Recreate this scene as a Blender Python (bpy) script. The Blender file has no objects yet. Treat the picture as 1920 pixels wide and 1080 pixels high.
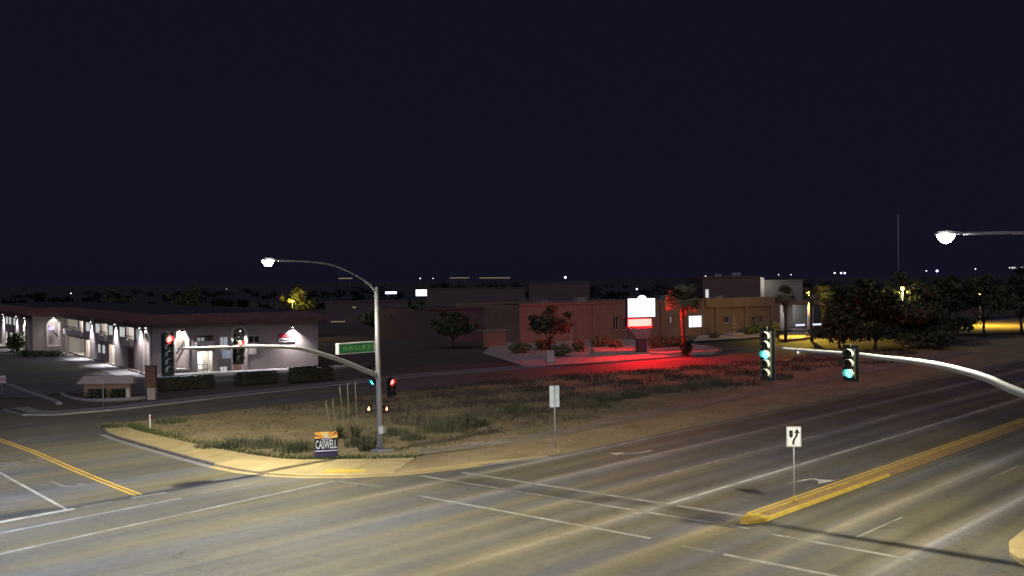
import bpy, bmesh, math, random
from mathutils import Vector, Matrix
from mathutils.geometry import delaunay_2d_cdt
random.seed(7)
sc = bpy.context.scene
COL = sc.collection
R = math.radians

# ------------------------------------------------------------------ camera
# World frame: X runs along the state highway, Y across it, camera above the origin.
CAM_H, F_PX, PITCH, ROLL, HEAD = 9.64, 1992.0, R(.583), R(.691), R(47.84)
Tx, Ty = math.cos(HEAD), math.sin(HEAD)
def cam2w(v):                       # camera-yaw frame (right, forward, up) -> world
    return Vector((v[0]*Tx + v[1]*Ty, -v[0]*Ty + v[1]*Tx, v[2]))
_fwd = cam2w((0, math.cos(PITCH), -math.sin(PITCH)))
_r0 = cam2w((1, 0, 0)); _u0 = cam2w((0, math.sin(PITCH), math.cos(PITCH)))
_rt = _r0*math.cos(ROLL) - _u0*math.sin(ROLL)
_up = _r0*math.sin(ROLL) + _u0*math.cos(ROLL)
cd = bpy.data.cameras.new('camera'); cam = bpy.data.objects.new('camera', cd); COL.objects.link(cam)
cam.matrix_world = Matrix(((_rt.x, _up.x, -_fwd.x, 0), (_rt.y, _up.y, -_fwd.y, 0), (_rt.z, _up.z, -_fwd.z, CAM_H), (0, 0, 0, 1)))
cd.sensor_width = 36; cd.lens = F_PX/1920*36; cd.clip_start = .2; cd.clip_end = 6000
sc.camera = cam

# ------------------------------------------------------------------ night sky, added ambient fill, exposure
world = bpy.data.worlds.new('World'); sc.world = world; world.use_nodes = True
wn = world.node_tree.nodes; wl = world.node_tree.links
bg = wn['Background']
sky = wn.new('ShaderNodeTexSky'); sky.sky_type = 'NISHITA'; sky.sun_disc = False
sky.sun_elevation = R(38); sky.sun_rotation = R(200)
hs = wn.new('ShaderNodeHueSaturation'); hs.inputs['Saturation'].default_value = .42
tint = wn.new('ShaderNodeMix'); tint.data_type = 'RGBA'; tint.blend_type = 'MIX'; tint.inputs['Factor'].default_value = .9
tint.inputs['B'].default_value = (10.2, 8.5, 22.0, 1)      # town sky-glow over the faint sky texture
wl.new(sky.outputs[0], hs.inputs['Color']); wl.new(hs.outputs[0], tint.inputs['A'])
wl.new(tint.outputs['Result'], bg.inputs['Color']); bg.inputs['Strength'].default_value = .0007
sd = bpy.data.lights.new('ambient_fill', 'SUN'); sd.energy = .58; sd.angle = R(60); sd.color = (.74, .72, 1.0)  # wide soft sun added as ambient fill to lift the unlit parts
ambient_fill = bpy.data.objects.new('ambient_fill', sd); COL.objects.link(ambient_fill); ambient_fill.rotation_euler = (R(46), 0, R(-55))
vs = sc.view_settings; vs.view_transform = 'Standard'; vs.look = 'None'; vs.gamma = 1; vs.exposure = 0; vs.use_curve_mapping = False
cy = sc.cycles; cy.use_denoising = True; cy.max_bounces = 5; cy.diffuse_bounces = 2; cy.glossy_bounces = 2
cy.transmission_bounces = 3; cy.transparent_max_bounces = 4; cy.sample_clamp_indirect = 3; cy.use_light_tree = True
cy.caustics_reflective = cy.caustics_refractive = False

# ------------------------------------------------------------------ placing helpers
def ray(px, py):
    x, y = (px-960)/F_PX, -(py-540)/F_PX
    return _rt*x + _up*y + _fwd
def G(px, py, z=0.0):               # survey point on a level plane
    d = ray(px, py); return Vector((0, 0, CAM_H)) + d*((z-CAM_H)/d.z)
def D(px, py, dist):                # survey point at a given distance ahead
    d = ray(px, py); return Vector((0, 0, CAM_H)) + d*dist
class Plane:                        # a vertical wall or mast plane: (u, z)
    def __init__(s, o, ang):
        s.o = Vector((o[0], o[1], 0)); s.u = Vector((math.cos(ang), math.sin(ang), 0)); s.n = Vector((s.u.y, -s.u.x, 0))
    def uz(s, px, py):
        d = ray(px, py); c = Vector((0, 0, CAM_H)); k = (s.o-c).dot(s.n)/d.dot(s.n); p = c+d*k
        return (p-s.o).dot(s.u), p.z
    def p(s, u, z, out=0.0): return s.o + s.u*u + s.n*out + Vector((0, 0, z))

# ------------------------------------------------------------------ mesh builder
WM = {}
def inv(par):
    return WM[par.name].inverted() if par is not None and par.name in WM else Matrix()
class MB:
    def __init__(s): s.v = []; s.f = []; s.m = []; s.mi = 0; s.sm = []
    def poly(s, pts, smooth=False):
        i = len(s.v); s.v += [tuple(p) for p in pts]; s.f.append(tuple(range(i, i+len(pts)))); s.m.append(s.mi); s.sm.append(smooth)
    def prism(s, pts, z0, z1, bottom=False):
        n = len(pts); i = len(s.v)
        s.v += [(p[0], p[1], z0) for p in pts] + [(p[0], p[1], z1) for p in pts]
        fs = [tuple(range(i+n, i+2*n))] + [(i+k, i+(k+1) % n, i+n+(k+1) % n, i+n+k) for k in range(n)]
        if bottom: fs.append(tuple(range(i+n-1, i-1, -1)))
        s.f += fs; s.m += [s.mi]*len(fs); s.sm += [False]*len(fs)
    def hexa(s, c):                 # 8 corners: bottom 4, top 4
        i = len(s.v); s.v += [tuple(p) for p in c]
        fs = [(3, 2, 1, 0), (4, 5, 6, 7), (0, 1, 5, 4), (1, 2, 6, 5), (2, 3, 7, 6), (3, 0, 4, 7)]
        s.f += [tuple(i+k for k in q) for q in fs]; s.m += [s.mi]*6; s.sm += [False]*6
    def obox(s, o, u, v, w):        # corner + three edge vectors
        o = Vector(o); u = Vector(u); v = Vector(v); w = Vector(w)
        s.hexa([o, o+u, o+u+v, o+v, o+w, o+u+w, o+u+v+w, o+v+w])
    def cbox(s, c, sx, sy, sz, rz=0.0, bev=0.0):      # centred in x,y and z
        u = Vector((math.cos(rz), math.sin(rz), 0)); v = Vector((-u.y, u.x, 0)); c = Vector(c)
        if bev <= 0:
            s.obox(c-u*sx/2-v*sy/2-Vector((0, 0, sz/2)), u*sx, v*sy, (0, 0, sz)); return
        def ring(a, b, z):
            return [c+u*(x*a)+v*(y*b)+Vector((0, 0, z)) for x, y in ((-1, -1), (1, -1), (1, 1), (-1, 1))]
        r = [ring(sx/2-bev, sy/2-bev, -sz/2), ring(sx/2, sy/2, -sz/2+bev), ring(sx/2, sy/2, sz/2-bev), ring(sx/2-bev, sy/2-bev, sz/2)]
        i = len(s.v); 
        for q in r: s.v += [tuple(p) for p in q]
        fs = [(i+3, i+2, i+1, i), (i+12, i+13, i+14, i+15)]
        for k in range(3):
            for j in range(4): fs.append((i+4*k+j, i+4*k+(j+1) % 4, i+4*k+4+(j+1) % 4, i+4*k+4+j))
        s.f += fs; s.m += [s.mi]*len(fs); s.sm += [False]*len(fs)
    def tube(s, path, rad, seg=10, caps=True):
        path = [Vector(p) for p in path]; n = len(path)
        if not hasattr(rad, '__len__'): rad = [rad]*n
        i = len(s.v); ref = None
        for k, p in enumerate(path):
            t = (path[min(k+1, n-1)]-path[max(k-1, 0)]).normalized()
            if ref is None: ref = Vector((0, 0, 1)) if abs(t.z) < .9 else Vector((1, 0, 0))
            a = (ref-t*ref.dot(t)).normalized(); b = t.cross(a); ref = a
            for j in range(seg):
                an = 2*math.pi*j/seg; s.v.append(tuple(p+(a*math.cos(an)+b*math.sin(an))*rad[k]))
        fs = []
        for k in range(n-1):
            for j in range(seg): fs.append((i+k*seg+j, i+k*seg+(j+1) % seg, i+(k+1)*seg+(j+1) % seg, i+(k+1)*seg+j))
        s.f += fs; s.m += [s.mi]*len(fs); s.sm += [True]*len(fs)
        if caps:
            s.f += [tuple(range(i+seg-1, i-1, -1)), tuple(range(i+(n-1)*seg, i+n*seg))]; s.m += [s.mi]*2; s.sm += [False]*2
    def lathe(s, o, prof, seg=16):
        s_path = [(o[0], o[1], o[2]+z) for r, z in prof]
        i = len(s.v)
        for (r, z) in prof:
            for j in range(seg):
                a = 2*math.pi*j/seg; s.v.append((o[0]+r*math.cos(a), o[1]+r*math.sin(a), o[2]+z))
        for k in range(len(prof)-1):
            for j in range(seg):
                s.f.append((i+k*seg+j, i+k*seg+(j+1) % seg, i+(k+1)*seg+(j+1) % seg, i+(k+1)*seg+j)); s.m.append(s.mi); s.sm.append(True)
    def build(s, name, mat, parent=None, local=False):
        me = bpy.data.meshes.new(name); M = Matrix() if local else inv(parent)
        me.from_pydata([tuple(M @ Vector(v)) for v in s.v], [], s.f)
        for mm in (mat if isinstance(mat, (list, tuple)) else [mat]): me.materials.append(mm)
        for p, mi, sm in zip(me.polygons, s.m, s.sm): p.material_index = mi; p.use_smooth = sm
        me.update()
        o = bpy.data.objects.new(name, me); COL.objects.link(o); o.parent = parent
        WM[o.name] = WM[parent.name] if parent is not None and parent.name in WM else Matrix()
        return o
def tag(o, label=None, cat=None, group=None, kind=None):
    if label: o['label'] = label
    if cat: o['category'] = cat
    if group: o['group'] = group
    if kind: o['kind'] = kind
    return o
def thing(name, label, cat, loc, rz=0.0, group=None):
    o = bpy.data.objects.new(name, None); COL.objects.link(o); o.empty_display_size = .3
    o.location = loc; o.rotation_euler = (0, 0, rz)
    WM[o.name] = Matrix.Translation(Vector(loc)) @ Matrix.Rotation(rz, 4, 'Z')
    return tag(o, label, cat, group)
def part(name, mat, par, fn, local=False):
    m = MB(); fn(m); return m.build(name, mat, par, local)
def copy_tree(o, loc, rz=0.0, scale=1.0, label=None, parent=None):
    c = o.copy(); COL.objects.link(c); c.parent = parent
    if parent is None: c.location = loc; c.rotation_euler = (0, 0, rz); c.scale = (scale,)*3
    if label: c['label'] = label
    for ch in list(o.children):
        copy_tree(ch, None, parent=c)
    return c
def text_mesh(name, body, mat, par, origin, u, up, size, width=None, bold=0.0):
    cu = bpy.data.curves.new(name, 'FONT'); cu.body = body; cu.size = size; cu.align_x = 'CENTER'; cu.align_y = 'CENTER'
    cu.offset = bold; cu.resolution_u = 3
    ob = bpy.data.objects.new(name, cu); COL.objects.link(ob)
    me = bpy.data.meshes.new_from_object(ob.evaluated_get(bpy.context.evaluated_depsgraph_get()))
    bpy.data.objects.remove(ob)
    xs = [v.co.x for v in me.vertices]; k = (width/(max(xs)-min(xs))) if width else 1
    u = Vector(u); up = Vector(up); M = inv(par)
    for v in me.vertices: v.co = M @ (Vector(origin)+u*(v.co.x*k)+up*v.co.y)
    me.materials.append(mat)
    o = bpy.data.objects.new(name, me); COL.objects.link(o); o.parent = par; return o

# ------------------------------------------------------------------ materials
MT = {}
def mat(name, col, rough=.8, metal=0.0, var=.25, scale=3.0, bump=0.0, bscale=40.0, col2=None, spec=.3):
    m = bpy.data.materials.new(name); m.use_nodes = True; nt = m.node_tree; b = nt.nodes['Principled BSDF']
    b.inputs['Roughness'].default_value = rough; b.inputs['Metallic'].default_value = metal
    b.inputs['Specular IOR Level'].default_value = spec
    tc = nt.nodes.new('ShaderNodeTexCoord'); nz = nt.nodes.new('ShaderNodeTexNoise')
    nz.inputs['Scale'].default_value = scale; nz.inputs['Detail'].default_value = 6; nz.inputs['Roughness'].default_value = .65
    nt.links.new(tc.outputs['Object'], nz.inputs['Vector'])
    rp = nt.nodes.new('ShaderNodeValToRGB'); rp.color_ramp.elements[0].position = .3; rp.color_ramp.elements[1].position = .7
    c2 = col2 or tuple(min(1, c*(1+var)) for c in col); c1 = col if col2 else tuple(c*(1-var) for c in col)
    rp.color_ramp.elements[0].color = (*c1, 1); rp.color_ramp.elements[1].color = (*c2, 1)
    nt.links.new(nz.outputs['Fac'], rp.inputs[0]); nt.links.new(rp.outputs[0], b.inputs['Base Color'])
    if bump:
        n2 = nt.nodes.new('ShaderNodeTexNoise'); n2.inputs['Scale'].default_value = bscale; n2.inputs['Detail'].default_value = 4
        nt.links.new(tc.outputs['Object'], n2.inputs['Vector'])
        bp = nt.nodes.new('ShaderNodeBump'); bp.inputs['Strength'].default_value = bump; bp.inputs['Distance'].default_value = .05
        nt.links.new(n2.outputs['Fac'], bp.inputs['Height']); nt.links.new(bp.outputs[0], b.inputs['Normal'])
    MT[name] = m; return m
def emat(name, col, strength):
    m = bpy.data.materials.new(name); m.use_nodes = True; b = m.node_tree.nodes['Principled BSDF']
    b.inputs['Base Color'].default_value = (*[min(.8, c) for c in col], 1); b.inputs['Roughness'].default_value = .4
    b.inputs['Emission Color'].default_value = (*col, 1); b.inputs['Emission Strength'].default_value = strength
    MT[name] = m; return m

# asphalt: coordinates of the sheet are metres along (X) and across (Y) the highway
def asphalt(name, base, lanes):
    m = bpy.data.materials.new(name); m.use_nodes = True; nt = m.node_tree; b = nt.nodes['Principled BSDF']; L = nt.links.new
    N = nt.nodes.new; tc = N('ShaderNodeTexCoord')
    def noise(sx, sy, scale, detail=5, rough=.6):
        mp = N('ShaderNodeMapping'); mp.inputs['Scale'].default_value = (sx, sy, 1); L(tc.outputs['Object'], mp.inputs['Vector'])
        n = N('ShaderNodeTexNoise'); n.inputs['Scale'].default_value = scale; n.inputs['Detail'].default_value = detail; n.inputs['Roughness'].default_value = rough
        L(mp.outputs[0], n.inputs['Vector']); return n.outputs['Fac']
    def math_(op, a, c, clamp=False):
        x = N('ShaderNodeMath'); x.operation = op; x.use_clamp = clamp
        for i, q in enumerate((a, c)):
            if isinstance(q, (int, float)): x.inputs[i].default_value = q
            else: L(q, x.inputs[i])
        return x.outputs[0]
    def rng(v, a, c, d, e):
        x = N('ShaderNodeMapRange'); L(v, x.inputs[0])
        for i, q in enumerate((a, c, d, e)): x.inputs[i+1].default_value = q
        return x.outputs[0]
    patch = rng(noise(1, 1, .13, 4), .3, .7, .78, 1.22)
    grain = math_('MULTIPLY', rng(noise(1, 1, 22, 3, .8), .25, .75, .68, 1.32), rng(noise(1, 1, 2.6, 5, .75), .3, .7, .84, 1.16))
    streak = rng(noise(.022, 1, .8, 5, .6), .3, .7, .76, 1.27)
    val = math_('MULTIPLY', math_('MULTIPLY', patch, grain), streak)
    if lanes:
        sx = N('ShaderNodeSeparateXYZ'); L(tc.outputs['Object'], sx.inputs[0])
        # distance across each 3.66 m lane -> worn dark wheel tracks, pale strip under the lane lines
        fr = math_('FRACT', math_('DIVIDE', math_('ADD', sx.outputs['Y'], .38), 3.66), 0)
        prof = N('ShaderNodeValToRGB'); cr = prof.color_ramp; cr.interpolation = 'EASE'
        cr.elements[0].color = cr.elements[1].color = (1, 1, 1, 1)
        for pos, v in ((.09, .6), (.2, .34), (.3, .27), (.42, .36), (.5, .44), (.58, .36), (.7, .27), (.8, .34), (.91, .6)):
            e = cr.elements.new(pos); e.color = (v, v, v, 1)
        L(fr, prof.inputs[0])
        inx = math_('MULTIPLY', rng(sx.outputs['X'], 24, 38, .16, 1), math_('MULTIPLY', rng(sx.outputs['Y'], 11, 14, 0, 1), rng(sx.outputs['Y'], 36.4, 38, 1, 0)))
        amt = math_('MULTIPLY', inx, rng(noise(.03, .25, .9, 3), .3, .7, .45, 1.0))
        lane = math_('ADD', math_('MULTIPLY', math_('SUBTRACT', prof.outputs[0], .42), math_('MULTIPLY', amt, 2.2)), 1.0)
        val = math_('MULTIPLY', val, lane)
    # tint: yellow lamp pools and cooler patches put into the asphalt colour
    tnt = N('ShaderNodeMix'); tnt.data_type = 'RGBA'; L(rng(noise(.05, 1, .55, 4), .35, .65, 0, 1), tnt.inputs['Factor'])
    tnt.inputs['A'].default_value = (base[0]*.88, base[1]*.9, base[2]*1.1, 1); tnt.inputs['B'].default_value = (base[0]*1.28, base[1]*1.13, base[2]*.62, 1)
    mul = N('ShaderNodeMix'); mul.data_type = 'RGBA'; mul.blend_type = 'MULTIPLY'; mul.inputs['Factor'].default_value = 1
    L(tnt.outputs['Result'], mul.inputs['A']); L(val, mul.inputs['B'])
    # cracks
    vo = N('ShaderNodeTexVoronoi'); vo.feature = 'DISTANCE_TO_EDGE'; vo.inputs['Scale'].default_value = .16
    wob = N('ShaderNodeMixRGB') if False else None
    wn_ = N('ShaderNodeTexNoise'); wn_.inputs['Scale'].default_value = .8; wn_.inputs['Detail'].default_value = 6
    L(tc.outputs['Object'], wn_.inputs['Vector'])
    va = N('ShaderNodeVectorMath'); va.operation = 'MULTIPLY_ADD'; L(wn_.outputs['Color'], va.inputs[0]); va.inputs[1].default_value = (3, 3, 0); L(tc.outputs['Object'], va.inputs[2])
    L(va.outputs[0], vo.inputs['Vector'])
    crk = math_('MULTIPLY', rng(vo.outputs['Distance'], .0, .008, .5, 0), rng(noise(1, 1, .09, 2), .38, .52, 0, 1))
    ck = N('ShaderNodeMix'); ck.data_type = 'RGBA'; L(crk, ck.inputs['Factor']); L(mul.outputs['Result'], ck.inputs['A']); ck.inputs['B'].default_value = (.025, .024, .025, 1)
    L(ck.outputs['Result'], b.inputs['Base Color'])
    b.inputs['Roughness'].default_value = .82; b.inputs['Specular IOR Level'].default_value = .35
    bp = N('ShaderNodeBump'); bp.inputs['Strength'].default_value = .35; bp.inputs['Distance'].default_value = .02
    L(noise(1, 1, 30, 3, .8), bp.inputs['Height']); L(bp.outputs[0], b.inputs['Normal'])
    MT[name] = m; return m
def paint(name, col, wear):
    m = bpy.data.materials.new(name); m.use_nodes = True; nt = m.node_tree; b = nt.nodes['Principled BSDF']; N = nt.nodes.new; L = nt.links.new
    tc = N('ShaderNodeTexCoord'); n = N('ShaderNodeTexNoise'); n.inputs['Scale'].default_value = .7; n.inputs['Detail'].default_value = 9; n.inputs['Roughness'].default_value = .72
    L(tc.outputs['Object'], n.inputs['Vector'])
    r = N('ShaderNodeValToRGB'); r.color_ramp.elements[0].position = wear-.13; r.color_ramp.elements[1].position = wear+.13
    r.color_ramp.elements[0].color = (.13, .125, .11, 1); r.color_ramp.elements[1].color = (*col, 1)
    L(n.outputs['Fac'], r.inputs[0]); L(r.outputs[0], b.inputs['Base Color']); b.inputs['Roughness'].default_value = .7
    MT[name] = m; return m

asphalt('asphalt_highway', (.125, .121, .112), True)
asphalt('asphalt_lot', (.125, .124, .13), False)
paint('paint_white', (.37, .365, .32), .5); paint('paint_white_fresh', (.52, .515, .45), .43); paint('paint_white_faded', (.25, .245, .22), .54)
paint('paint_yellow', (.72, .46, .04), .36)
mat('dirt', (.25, .185, .09), .95, 0, .3, .3, .6, 5, col2=(.42, .33, .175))
mat('dark_scrub', (.05, .045, .034), .9, 0, .4, .3, col2=(.105, .09, .065))
mat('path_dirt', (.30, .25, .18), .95, 0, .25, .5, .4, 8)
mat('dirt_far', (.085, .068, .055), .95, 0, .3, .12, .4, 4, col2=(.13, .105, .085))
mat('dirt_plain', (.045, .04, .04), .95, 0, .3, .02, .2, 1, col2=(.07, .062, .06))
mat('gravel', (.34, .28, .22), .95, 0, .3, 1.0, .8, 9, col2=(.6, .5, .42))
mat('concrete', (.46, .36, .17), .85, 0, .16, .8, .25, 20)
mat('concrete_grey', (.27, .255, .24), .85, 0, .2, 1.2, .25, 20)
mat('kerb_dark', (.16, .14, .11), .9, 0, .4, 2)
mat('kerb_yellow', (.42, .28, .05), .7, 0, .22, 2.2, .3, 18, col2=(.66, .47, .08))
mat('median_infill', (.29, .185, .085), .85, 0, .2, 2.5, .3, 14)
mat('tactile', (.62, .45, .07), .7, 0, .12, 6)
mat('galvanised', (.34, .34, .35), .5, .3, .1, 4)
mat('steel_dark', (.10, .10, .10), .6, .3, .1, 5)
mat('housing', (.022, .024, .023), .55, 0, .1, 5)
mat('housing_grey', (.30, .32, .29), .5, 0, .1, 5)
mat('visor', (.22, .24, .2), .5, 0, .1, 5)
mat('lens_off', (.05, .05, .04), .3, 0, .1, 5)
mat('sign_white', (.62, .63, .63), .5, 0, .04, 3)
mat('sign_back', (.56, .66, .72), .45, .2, .08, 3)
mat('sign_black', (.012, .012, .014), .5, 0, .1, 3)
mat('sign_green', (.04, .24, .075), .5, 0, .06, 3)
mat('sign_text_green', (.22, .5, .2), .5, 0, .06, 3)
mat('sign_orange', (.85, .24, .02), .5, 0, .05, 3)
mat('sign_gold', (.9, .62, .16), .5, 0, .05, 3)
mat('sign_purple', (.05, .038, .085), .5, 0, .05, 3)
mat('sign_lilac', (.62, .58, .75), .5, 0, .05, 3)
mat('sign_red', (.55, .05, .05), .5, 0, .05, 3)
mat('stucco', (.37, .30, .27), .92, 0, .1, .6, .3, 16)
mat('stucco_trim', (.60, .54, .48), .9, 0, .07, .8, .2, 16)
mat('roof_tile', (.17, .085, .07), .85, 0, .25, 1.2, .3, 8)
mat('stucco_tan', (.29, .195, .135), .92, 0, .12, .4, .3, 12)
mat('stucco_far', (.15, .105, .1), .92, 0, .1, .3, .2, 8)
mat('stucco_pale', (.27, .255, .22), .92, 0, .08, .4, .2, 8)
mat('roof_grey', (.05, .047, .05), .9, 0, .2, .5)
mat('door_brown', (.16, .085, .06), .7, 0, .15, 2)
mat('glass_dark', (.03, .032, .04), .15, 0, .1, 1, spec=.6)
mat('window_frame', (.62, .61, .58), .6, 0, .05, 2)
mat('iron', (.02, .02, .022), .6, .3, .1, 5)
mat('leaf_green', (.07, .085, .035), .8, 0, .4, 2.2)
mat('leaf_dark', (.04, .055, .026), .8, 0, .4, 2.2)
mat('leaf_olive', (.10, .105, .05), .8, 0, .35, 2.2)
mat('leaf_palm', (.2, .2, .09), .75, 0, .3, 2.2)
mat('palm_skirt', (.36, .28, .17), .9, 0, .3, 5)
mat('dry_grass', (.12, .10, .06), .9, 0, .4, .35, col2=(.24, .20, .12))
mat('scrub', (.13, .12, .075), .9, 0, .4, .8, col2=(.23, .2, .125))
mat('green_grass', (.075, .095, .03), .9, 0, .35, .5)
mat('bark', (.09, .07, .05), .95, 0, .3, 4, .4, 20)
mat('stalk', (.25, .22, .14), .9, 0, .15, 4)
mat('stone', (.42, .37, .30), .85, 0, .15, 2, .3, 14)
emat('lamp_lens', (1.0, .97, .9), 60)
emat('lens_red', (1.0, .045, .04), 20)
emat('lens_green', (.075, .8, .85), 6.5)
emat('lens_hand', (1.0, .4, .25), 2.4)
emat('window_lit', (.86, .88, .84), .62)
emat('window_dim', (.72, .78, .8), .3)
emat('window_cool', (.8, .86, 1.0), 1.3)
emat('neon_violet', (.22, .16, 1.0), 3.2)
emat('sign_cabinet_lit', (.93, .84, 1.0), 2.1)
emat('led_red', (1.0, .0012, .0010), 640); emat('led_red_dim', (1.0, .003, .003), 100)
emat('sconce_lit', (1, .98, .95), 6)
emat('sodium_lit', (1, .72, .16), 10)
emat('far_blue', (.55, .55, 1.0), 7)
emat('far_white', (.9, .9, .82), 3)
emat('far_yellow', (1.0, .75, .3), .12)
mat('leaf_far', (.012, .013, .012), .9, 0, .3, .05)
emat('strip_cool', (.72, .78, 1.0), 1.1)

# ------------------------------------------------------------------ lamps of the place
IES = bpy.data.texts.new('roadway_optic')
IES_TURN = R(90)
_va = [0, 15, 30, 42, 52, 60, 66, 71, 76, 81, 86, 90, 100, 180]
_cd = [300, 320, 400, 560, 820, 1150, 1350, 1150, 750, 330, 90, 20, 0, 0]
_ha = [0, 45, 90, 120, 150, 180]; _hk = [1.0, 1.0, .95, .6, .36, .3]        # more light to the street side than behind the pole
def _cdl(k): return ' '.join('%d' % (c*(k if v > 20 else 1-(1-k)*v/40)) for v, c in zip(_va, _cd))
IES.write('IESNA:LM-63-2002\nTILT=NONE\n1 1000 1 %d %d 1 2 0 0 0\n1 1 100\n%s\n%s\n%s\n' % (len(_va), len(_ha), ' '.join(map(str, _va)), ' '.join(map(str, _ha)), '\n'.join(_cdl(k) for k in _hk)))
def lamp(name, par, pos, power, col, kind='POINT', size=.15, cone=150, blend=.8, ies=False, aim=None):
    d = bpy.data.lights.new(name, kind); d.energy = power; d.color = col; d.shadow_soft_size = size
    if kind == 'SPOT': d.spot_size = R(cone); d.spot_blend = blend
    if ies:
        d.use_nodes = True; nt = d.node_tree; em = nt.nodes['Emission']; t = nt.nodes.new('ShaderNodeTexIES'); t.mode = 'INTERNAL'; t.ies = IES
        t.inputs['Strength'].default_value = 1.0
        nt.links.new(t.outputs['Fac'], em.inputs['Strength'])
    o = bpy.data.objects.new(name, d); COL.objects.link(o); o.parent = par
    M = inv(par); o.location = M @ Vector(pos)
    if aim is not None:
        q = (Vector(aim)-Vector(pos)).to_track_quat('-Z', 'Y'); o.rotation_euler = (M.to_3x3() @ q.to_matrix()).to_euler()
    return o

# ================================================================== GROUND, ROADS, PAVEMENTS
def sheet(name, pts, z, m, par=None):
    return part(name, MT[m], par, lambda b: b.poly([(p[0], p[1], z) for p in pts]))
gnd = tag(sheet('ground', [(-900, -900), (2600, -900), (2600, 2600), (-900, 2600)], -.03, 'dirt_plain'), 'dark bare ground reaching to the horizon', kind='structure')
road = tag(sheet('road', [(-80, -40), (260, -40), (260, 67), (120, 72), (60, 90), (-80, 130)], 0, 'asphalt_highway'), 'worn grey asphalt of highway and side avenue', kind='structure')

def strip(name, pts, w, m, z=.004, par=road):
    b = MB()
    for (a, c) in zip(pts[:-1], pts[1:]):
        a = Vector((*a, 0)); c = Vector((*c, 0)); d = (c-a).normalized(); q = Vector((-d.y, d.x, 0))*(w/2)
        b.poly([(p.x, p.y, z) for p in (a-q, c-q, c+q, a+q)])
    return b.build(name, MT[m], par)
# state highway markings (distances along, across)
strip('edge_line', [(44, 36.35), (90, 36.2), (230, 36.4)], .17, 'paint_white')
strip('lane_line', [(43, 32.72), (230, 32.72)], .15, 'paint_white')
strip('lane_line', [(42, 29.05), (170, 29.05)], .16, 'paint_white_faded', .0035)
for t in (42.5, 55.2, 67.5, 79.5, 92, 104):
    strip('lane_dash', [(t, 29.05), (t+3.4 if t > 43 else t+8.5, 29.05)], .12, 'paint_white' if t < 44 else 'paint_white_fresh')
strip('lane_line', [(37.4, 25.2), (120, 25.6)], .2, 'paint_white_fresh')
for t in (37.0, 51.5, 66, 80.5): strip('lane_dash', [(t, 16.72), (t+4.2, 16.72)], .1, 'paint_white')
strip('stop_line', [(37.2, 37.2), (37.45, 23.4)], .3, 'paint_white')
strip('stop_line', [(37.45, 23.4), (37.5, 21.6)], .28, 'paint_white')
strip('crossing_line', [(35.3, 38.2), (35.75, 20.4)], .24, 'paint_white')
strip('crossing_line', [(32.0, 34.8), (32.15, 22.4)], .22, 'paint_white')
strip('crossing_line', [(31.8, 40.4), (32.3, 37.6)], .2, 'paint_white_faded')
strip('crossing_line', [(35.5, 19.3), (35.3, 14.0)], .24, 'paint_white')
strip('crossing_line', [(31.95, 20.9), (31.95, 19.6)], .2, 'paint_white_faded')
strip('crossing_line', [(31.9, 19.2), (31.8, 13.4)], .24, 'paint_white')
# avenue markings
for o in (-.14, .14): strip('yellow_line', [(27.3+o, 68.2), (26.5+o, 61), (25.5+o, 54.8), (24.75+o, 49.7), (24.1+o, 44.7)], .13, 'paint_yellow')
strip('lane_line', [(23.4, 62), (22.4, 55.4), (20.6, 44.3)], .16, 'paint_white_fresh')
strip('stop_line', [(12.0, 43.9), (20.9, 44.25)], .36, 'paint_white_fresh')
strip('stop_line', [(21.3, 44.25), (22.6, 44.3)], .3, 'paint_white_faded')
strip('stop_line', [(23.6, 44.45), (25.2, 44.35)], .36, 'paint_white')
strip('crossing_line', [(12, 41.9), (18.2, 42.25)], .26, 'paint_white')
strip('crossing_line', [(18.2, 42.25), (25.0, 42.6)], .24, 'paint_white')
strip('crossing_line', [(12, 38.6), (19, 39.25), (31.8, 40.4)], .24, 'paint_white')
strip('crossing_line', [(26, 42.8), (29, 43.0)], .2, 'paint_white_faded')
# dark tar repairs, saw-cut detector loop, oil patches
strip('tar_seam', [(20, 33.3), (34, 33.5), (60, 33.6)], .06, 'kerb_dark', .003)
strip('tar_seam', [(14, 35.8), (30, 36.3)], .05, 'kerb_dark', .003)
strip('tar_seam', [(26, 27.5), (26.4, 33)], .05, 'kerb_dark', .003)
strip('detector_loop', [(43.6, 22.2), (52.6, 22.5), (52.7, 24.3), (43.8, 24.2)], .07, 'kerb_dark', .003)
def flat(name, polys, m, z=.005, par=road):
    b = MB()
    for pl in polys: b.poly([(p[0], p[1], z) for p in pl])
    return b.build(name, MT[m], par)
def arrow(t, n, flip, m, dirn=1):       # turn arrow: shaft along the lane, curved neck, head to the side
    s = []; w = .12
    pts = [(0, 0), (.9, .05), (1.5, .22), (1.95, .6)]
    for a, c in zip(pts[:-1], pts[1:]):
        d = Vector((c[0]-a[0], c[1]-a[1])).normalized(); q = Vector((-d.y, d.x))*w
        s.append([(a[0]-q.x, a[1]-q.y), (c[0]-q.x, c[1]-q.y), (c[0]+q.x, c[1]+q.y), (a[0]+q.x, a[1]+q.y)])
    s.append([(1.45, .75), (2.45, .55), (2.12, 1.35)])
    flat('turn_arrow', [[(t+dirn*p[0], n+flip*p[1]) for p in pl] for pl in s], m)
arrow(48.4, 33.6, 1, 'paint_white_fresh', -1)
flat('turn_arrow', [[(44.5, 23.4), (46.6, 22.9), (46.0, 23.3)], [(45.4, 22.3), (46.6, 22.0), (46.3, 23.2), (46.0, 22.6)]], 'paint_white_fresh')
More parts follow.
